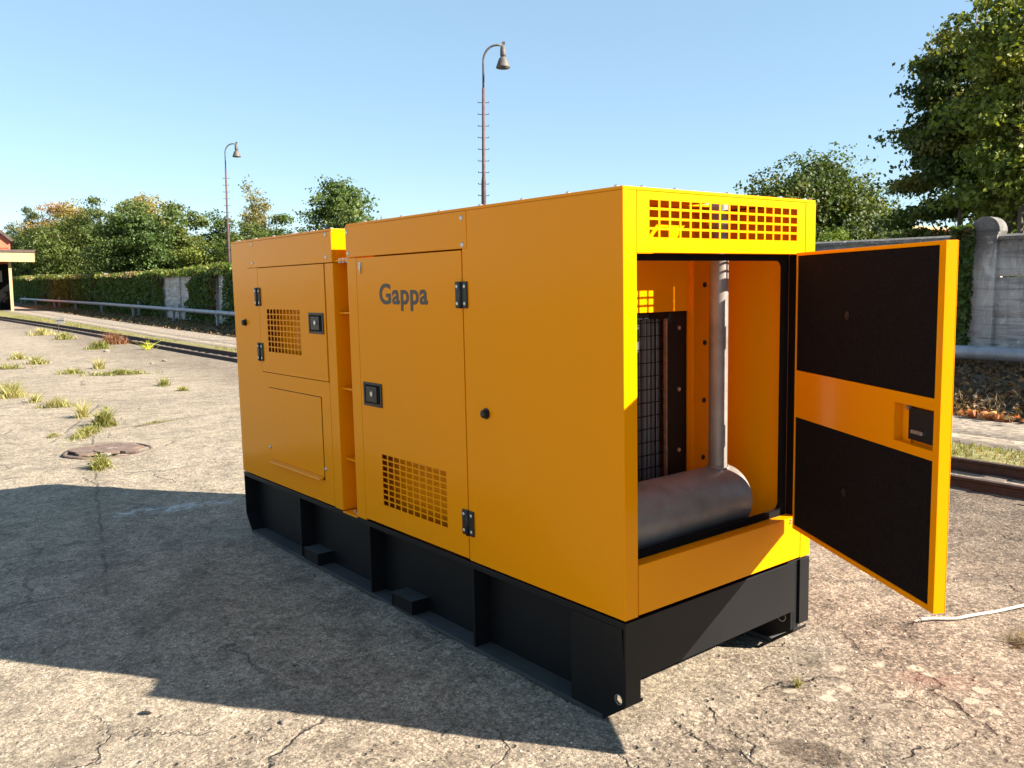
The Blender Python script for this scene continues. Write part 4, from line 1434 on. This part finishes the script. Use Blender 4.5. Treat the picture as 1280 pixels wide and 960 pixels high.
wf = MB().box(-2.6, .15, 2.80, 2.855, 2.3, 3.2).build('window', SIGNW, bl)
MB().box(-2.4, -.05, 2.785, 2.797, 2.45, 3.05).build('pane', GLASS, wf)

bp = sight(1143, 383, 62); bp.z = -.3
bb = empty('brick_block', Matrix.Translation(bp) @ Matrix.Rotation(R_(-12), 4, 'Z'))
tag(bb, 'sunlit orange brick house between the trees above the open door', 'house')
MB().box(-.9, 6, 0, 6, 0, 5.6).build('wall', BRICK, bb)
MB().box(-1.1, 6.2, -.2, 6.2, 5.605, 5.8).build('roof', CREAM, bb)
for zz in (2.4, 3.9):
    wfr = MB().box(-.35, .75, -.05, -.001, zz, zz + 1.0).build('window', SIGNW, bb)
    MB().box(-.25, .65, -.062, -.052, zz + .1, zz + .9).build('pane', GLASS, wfr)

# ------------------------------------------------------------------ small things on the yard
def set_on(q, dz=0):
    return Vector((q.x, q.y, float(gh(q.x, q.y)) + dz))


def tuft(px, py, n, rad, hgt, cols, name, label, cat='weed', group=None, lean=.5, width=.0045, stretch=None, leafy=0):
    q = look(px, py)
    root = None
    ang_ = rng.uniform(0, 2 * np.pi, n); r_ = rad * .52 * np.abs(rng.normal(size=n)) * (.5 + vnoise(ang_ * 1.3, ang_ * 0 + px, 9))
    X, Y_ = r_ * np.cos(ang_), r_ * np.sin(ang_)
    if stretch:
        ca, sa = math.cos(stretch[1]), math.sin(stretch[1])
        X = X * stretch[0]
        X, Y_ = X * ca - Y_ * sa, X * sa + Y_ * ca
    P = np.stack([X, Y_, np.zeros(n) - .01], -1)
    P[:, 2] += gh(q.x + X, q.y + Y_) - gh(q.x, q.y)
    hgt *= .78
    hg = hgt * rng.uniform(.25, 1.1, n) * np.clip(1 - .6 * (r_ / rad) ** 2, .2, 1)
    me = blades(name, P, hg, palette(n, cols, .2), BLADE, lean * 1.5, width)
    # a low clod of soil and dead leaf bases the blades stand in
    k0, rings = 14, 3
    cv, cf = [(0, 0, .012)], []
    st_ = stretch or (1, 0)
    ca, sa = math.cos(st_[1]), math.sin(st_[1])
    for ri in range(1, rings + 1):
        for k in range(k0):
            a = 2 * math.pi * k / k0
            rr = rad * .85 * ri / rings * (.7 + .5 * random.random())
            X0, Y0 = rr * math.cos(a) * st_[0], rr * math.sin(a)
            X1, Y1 = X0 * ca - Y0 * sa, X0 * sa + Y0 * ca
            cv.append((X1, Y1, (.010, .007, -.012)[ri - 1] + float(gh(q.x + X1, q.y + Y1) - gh(q.x, q.y))))
    for k in range(k0):
        cf.append((0, 1 + k, 1 + (k + 1) % k0))
        for ri in range(rings - 1):
            b0, b1 = 1 + ri * k0, 1 + (ri + 1) * k0
            cf += [(b0 + k, b1 + k, b1 + (k + 1) % k0), (b0 + k, b1 + (k + 1) % k0, b0 + (k + 1) % k0)]
    bv = np.array([v.co[:] for v in me.vertices]); bt = np.array([list(pl.vertices) for pl in me.polygons])
    tv = np.empty(len(me.vertices) * 4, np.float32); me.color_attributes['tint'].data.foreach_get('color', tv)
    V_ = np.concatenate([bv, np.array(cv)]); T_ = np.concatenate([bt, np.array(cf) + len(bv)])
    tt = np.concatenate([tv.reshape(-1, 4)[:, :3], palette(len(cv), [(.17, .135, .095), (.13, .105, .07)], .2)])
    me = np_mesh(name, V_, T_, BLADE, False, tt)
    o = link(name, me)
    if 'strip' in name: o['kind'] = 'stuff'
    o.location = set_on(q)
    tag(o, label, cat, group)
    leafy = int(leafy * .7)
    if leafy:
        m2 = leafy
        k = rng.integers(0, n, m2)
        P2 = P[k] + np.c_[rng.normal(0, rad * .15, (m2, 2)), hg[k] * rng.uniform(.3, 1.0, m2)]
        link('foliage', leaves('foliage', P2, rng.uniform(.5, 1.3, m2) * leafy_size(hgt), palette(m2, cols, .2), LEAF, .5, .6), o)
    return o


def leafy_size(h): return max(.03, h * .22)


YG = [(.24, .23, .06), (.19, .20, .045), (.29, .26, .10), (.15, .16, .035)]
ST = [(.42, .36, .16), (.34, .31, .12), (.28, .27, .08)]
GN = [(.13, .15, .03), (.17, .18, .04), (.22, .21, .06)]
wg = 'weeds growing out of the yard cracks'
tuft(131, 532, 420, .16, .34, GN + YG, 'weed_tuft', 'tall green end of the weeds behind the manhole', group=wg, leafy=160, width=.006)
tuft(108, 543, 700, .13, .16, YG, 'weed_strip', 'low curved strip of yellow green weeds behind the manhole', group=wg, stretch=(3.6, 1.05), width=.006, leafy=260)
tuft(103, 522, 260, .10, .36, ST, 'straw_tuft', 'upright straw coloured grass tuft left of the tall green weeds', group=wg, width=.005)
tuft(126, 585, 330, .12, .22, YG, 'weed_tuft', 'leafy yellow green weed just in front of the manhole', group=wg, leafy=150)
tuft(12, 496, 420, .28, .40, ST + YG, 'straw_tuft', 'straw and green tuft at the left edge of the yard', group=wg, width=.007)
tuft(17, 497, 300, .25, .30, ST, 'straw_tuft', 'dry tuft right beside the straw tuft at the left edge', group=wg, width=.007)
tuft(150, 468, 700, .40, .18, YG + GN, 'weed_strip', 'long low patch of weeds halfway to the track', group=wg, stretch=(2.2, -.45), width=.010, leafy=400)
tuft(124, 461, 160, .18, .38, ST, 'straw_tuft', 'pale straw stalks at the left end of the long weed patch', group=wg, width=.009)
tuft(46, 455, 240, .30, .32, GN + ST, 'weed_tuft', 'green tuft far out on the left part of the yard', group=wg, width=.012)
tuft(23, 449, 180, .28, .30, ST, 'straw_tuft', 'dry tuft farthest left on the yard', group=wg, width=.012)
tuft(9, 461, 180, .40, .22, YG, 'weed_tuft', 'low weed beside the left edge below the dry tuft', group=wg, stretch=(1.8, -.6), width=.012)
tuft(90, 467, 240, .30, .20, YG, 'weed_tuft', 'small flat weed left of the long weed patch', group=wg, stretch=(1.6, -.6), width=.010)
tuft(205, 482, 240, .16, .22, YG, 'weed_tuft', 'small yellow weed nearest the rear end of the generator', group=wg, width=.007)
tuft(228, 488, 140, .14, .14, YG, 'weed_tuft', 'tiny weed at the rear left corner of the generator', group=wg, width=.007)
tuft(44, 503, 120, .12, .26, ST, 'straw_tuft', 'thin straw tuft left of the broken line of weeds', group=wg, width=.006)
tuft(72, 509, 320, .20, .26, ST + YG, 'straw_tuft', 'broken line of pale straw weeds left of the upright tuft', group=wg, stretch=(2.0, -.5), width=.006)
tuft(66, 546, 150, .08, .10, YG, 'weed_tuft', 'small flat weed at the left end of the curved strip', group=wg, stretch=(2, 1.0))
tuft(195, 529, 200, .06, .07, YG, 'weed_strip', 'thin line of weeds in the slab joint right of the manhole', group=wg, stretch=(7, .35), width=.005)
tuft(80, 424, 240, .55, .40, YG + ST, 'weed_tuft', 'pale tuft on the yard below the track sign', group=wg, width=.02)
tuft(52, 419, 240, .60, .45, ST, 'weed_tuft', 'dry tuft left of the track sign', group=wg, width=.02)
tuft(124, 436, 300, .45, .38, GN, 'weed_tuft', 'green half of the bush at the edge of the track', group=wg, width=.014, leafy=120)
tuft(143, 430, 520, .55, .55, [(.22, .10, .05), (.28, .13, .07), (.16, .08, .045)], 'dead_bush', 'reddish brown dead bush at the edge of the track', 'bush', width=.010, leafy=200)
tuft(184, 437, 70, .24, .42, [(.50, .52, .04), (.42, .48, .05), (.55, .55, .10)], 'yellow_plant', 'bright yellow plant growing beside the near rail', 'plant', width=.012, leafy=60, lean=.9)
tuft(998, 858, 70, .022, .085, ST + YG, 'straw_tuft', 'tiny tuft in front of the skid end on the sunlit concrete', group=wg, width=.0022)
tuft(1290, 806, 320, .15, .07, [(.20, .15, .07), (.28, .21, .09), (.12, .09, .05)], 'dry_clump', 'brown dry clump of moss and grass at the right edge of the yard', 'weed', width=.003, lean=1.2)

# manhole with a broken cover
q = look(136, 564)
mh = empty('manhole', Matrix.Translation(set_on(q)))
tag(mh, 'round rusty manhole with a broken cover sunk in the yard', 'manhole')
n = 36
rj = [1 + .03 * math.sin(5 * k) for k in range(n)]
m = MB()
prof = [(.47, .000), (.465, .014), (.43, .018), (.425, .004)]
for (r, z) in prof:
    for k in range(n):
        a = 2 * math.pi * k / n
        m.v.append((r * rj[k] * math.cos(a), r * rj[k] * math.sin(a), z))
for i in range(len(prof) - 1):
    for k in range(n):
        m.f.append((i * n + k, i * n + (k + 1) % n, (i + 1) * n + (k + 1) % n, (i + 1) * n + k))
m.build('rim', IRON, mh, True)
MB().tube([(0, 0, .002), (0, 0, .006)], .426, 32).build('pit', RUB, mh)
for i, (cx, cy, a0, sz, mt) in enumerate(((-.19, .10, .2, .20, IRON), (.06, .20, 1.2, .18, IRON), (.20, -.02, 2.2, .17, IRON), (-.03, -.13, .6, .18, IRON), (-.27, -.14, 2.0, .12, IRON), (.27, .19, 0, .10, IRON), (.17, -.25, .4, .12, IRON), (.04, .02, .9, .07, STONE), (.30, .06, .3, .05, STONE), (-.10, -.27, 1.3, .06, STONE))):
    m = MB()
    k = 7
    poly = [(sz * random.uniform(.75, 1.1) * math.cos(2 * math.pi * j / k + a0), sz * random.uniform(.75, 1.1) * math.sin(2 * math.pi * j / k + a0)) for j in range(k)]
    m.prism(poly, 2, .0, .020 + .008 * random.random())
    o = m.build('cover_fragment', mt, mh, False, .004)
    o.location = (cx, cy, .0095); o.rotation_euler = (random.uniform(-.05, .05), random.uniform(-.05, .05), 0)

# cord, sign, stones
q0, q1, q2, q3 = look(1150, 777), look(1195, 775), look(1250, 766), look(1330, 748)
pts = []
ctrl = [q0, q1, q2, q3]
for k in range(61):
    f = k / 60 * 3; i = min(2, int(f)); t_ = f - i
    p_ = ctrl[i].lerp(ctrl[i + 1], t_)
    off = .004 * math.sin(k * .21)
    pts.append(Vector((p_.x + off * .4, p_.y + off, float(gh(p_.x, p_.y)) + .011 + .002 * math.sin(k * .3))))
tag(MB().tube(pts, [.0085] * 61, 8).build('cord', ROPE, None, True), 'frayed white cord lying on the concrete below the open door', 'cord')
fr = MB()
for k in range(9):
    d0 = Vector((random.uniform(-.05, -.02), random.uniform(-.02, .02), random.uniform(-.004, .01)))
    fr.tube([pts[0], pts[0] + d0 * .5, pts[0] + d0], .0016, 4)
o = fr.build('frayed_end', ROPE, bpy.data.objects['cord'])

q = look(76, 417)
sg = empty('track_sign', Matrix.Translation(set_on(q)) @ Matrix.Rotation(YAW - math.pi / 2 + .2, 4, 'Z'))
tag(sg, 'small grey board on a thin post beside the track', 'sign')
MB().tube([(-.08, 0, -.1), (-.08, 0, .55)], .022, 8).build('post', RAIL, sg)
MB().box(-.17, .17, -.02, .02, .40, .66).build('board', SIGNW, sg, False, .006)
MB().box(-.15, .16, -.024, -.0205, .515, .545).build('board_stripe', PLA, sg)
sm_ = MB()


def stone_mesh(r, seed, flat=.6):
    rs = random.Random(seed)
    bm = bmesh.new()
    bmesh.ops.create_icosphere(bm, subdivisions=2, radius=r)
    ax = [Vector((rs.gauss(0, 1), rs.gauss(0, 1), rs.gauss(0, 1))).normalized() for _ in range(5)]
    of = [r * rs.uniform(.45, .85) for _ in ax]
    for v in bm.verts:
        for a, o_ in zip(ax, of):
            k = v.co.dot(a) - o_
            if k > 0: v.co -= a * k
        v.co.z *= flat
    me = bpy.data.meshes.new('stone'); bm.to_mesh(me); bm.free()
    me.materials.append(STONE)
    return me


st_m = [stone_mesh(1, k) for k in range(6)]
sgp = 'loose stones lying on the yard'
for px, py, r, lab in ((356, 904, .020, 'dark stone on sunlit concrete below the shadow edge'), (187, 890, .022, 'pale pebble in the crack left of the shadow corner'),
                       (78, 418, .09, 'white painted stone at the foot of the track sign'), (133, 440, .10, 'pale broken block below the dead bush'),
                       (205, 452, .07, 'brick lump in the rubble near the track'), (190, 455, .05, 'smaller lump left of the brick lump'), (1250, 886, .015, 'small stone at the lower right of the yard')):
    q = look(px, py)
    o = link('stone', st_m[random.randrange(6)].copy())
    o.location = set_on(q, r * .3); o.scale = (r, r, r); o.rotation_euler.z = random.uniform(0, 6)
    tag(o, lab, 'stone', sgp)
# crumbs and grit of the worn slab
n = 5200
gx_ = np.concatenate([rng.uniform(-2.2, 3.2, n // 2), rng.uniform(-2.5, 4.5, n - n // 2)]); gy_ = np.concatenate([rng.uniform(-1.3, 2.5, n // 2), rng.uniform(-1.5, 11, n - n // 2)])
ok = ~((gx_ > -.1) & (gx_ < 1.4) & (gy_ > -.05) & (gy_ < 4.0))
ok &= vnoise(gx_ * 1.2, gy_ * 1.2, 61) > .35
gx_, gy_ = gx_[ok], gy_[ok]; n = len(gx_)
r = .0022 + .0055 * rng.random(n) ** 3
base = np.array([[1, 0, 0], [-.3, .95, 0], [-.7, -.8, 0], [.1, -.1, .9], [.35, .75, .35]])
V = base[None] * r[:, None, None] * rng.uniform(.7, 1.3, (n, 5, 3))
th_ = rng.uniform(0, 6.28, n); c_, s_ = np.cos(th_)[:, None], np.sin(th_)[:, None]
V = np.stack([V[..., 0] * c_ - V[..., 1] * s_, V[..., 0] * s_ + V[..., 1] * c_, V[..., 2]], -1)
D_, A_ = (gx_ - B0[0]) * NV[0] + (gy_ - B0[1]) * NV[1], (gx_ - B0[0]) * TV[0] + (gy_ - B0[1]) * TV[1]
zz = yard_h(D_, A_, gx_, gy_)
V += np.stack([gx_, gy_, zz], -1)[:, None]
Tn = (np.arange(n)[:, None, None] * 5 + np.array([[0, 4, 3], [4, 1, 3], [1, 2, 3], [2, 0, 3], [0, 1, 4]])[None]).reshape(-1, 3)
t = NT('grit'); a = t.new('ShaderNodeAttribute', attribute_name='tint'); t.set(col=a.outputs['Color'], rough=.9)
gm = np_mesh('grit', V.reshape(-1, 3), Tn, t.m, False, np.repeat(palette(n, [(.42, .36, .29), (.30, .25, .2), (.2, .165, .135), (.5, .45, .38)], .2), 5, 0))
tag(link('grit', gm), 'loose grit and crumbs on the worn concrete', 'grit', kind='stuff')
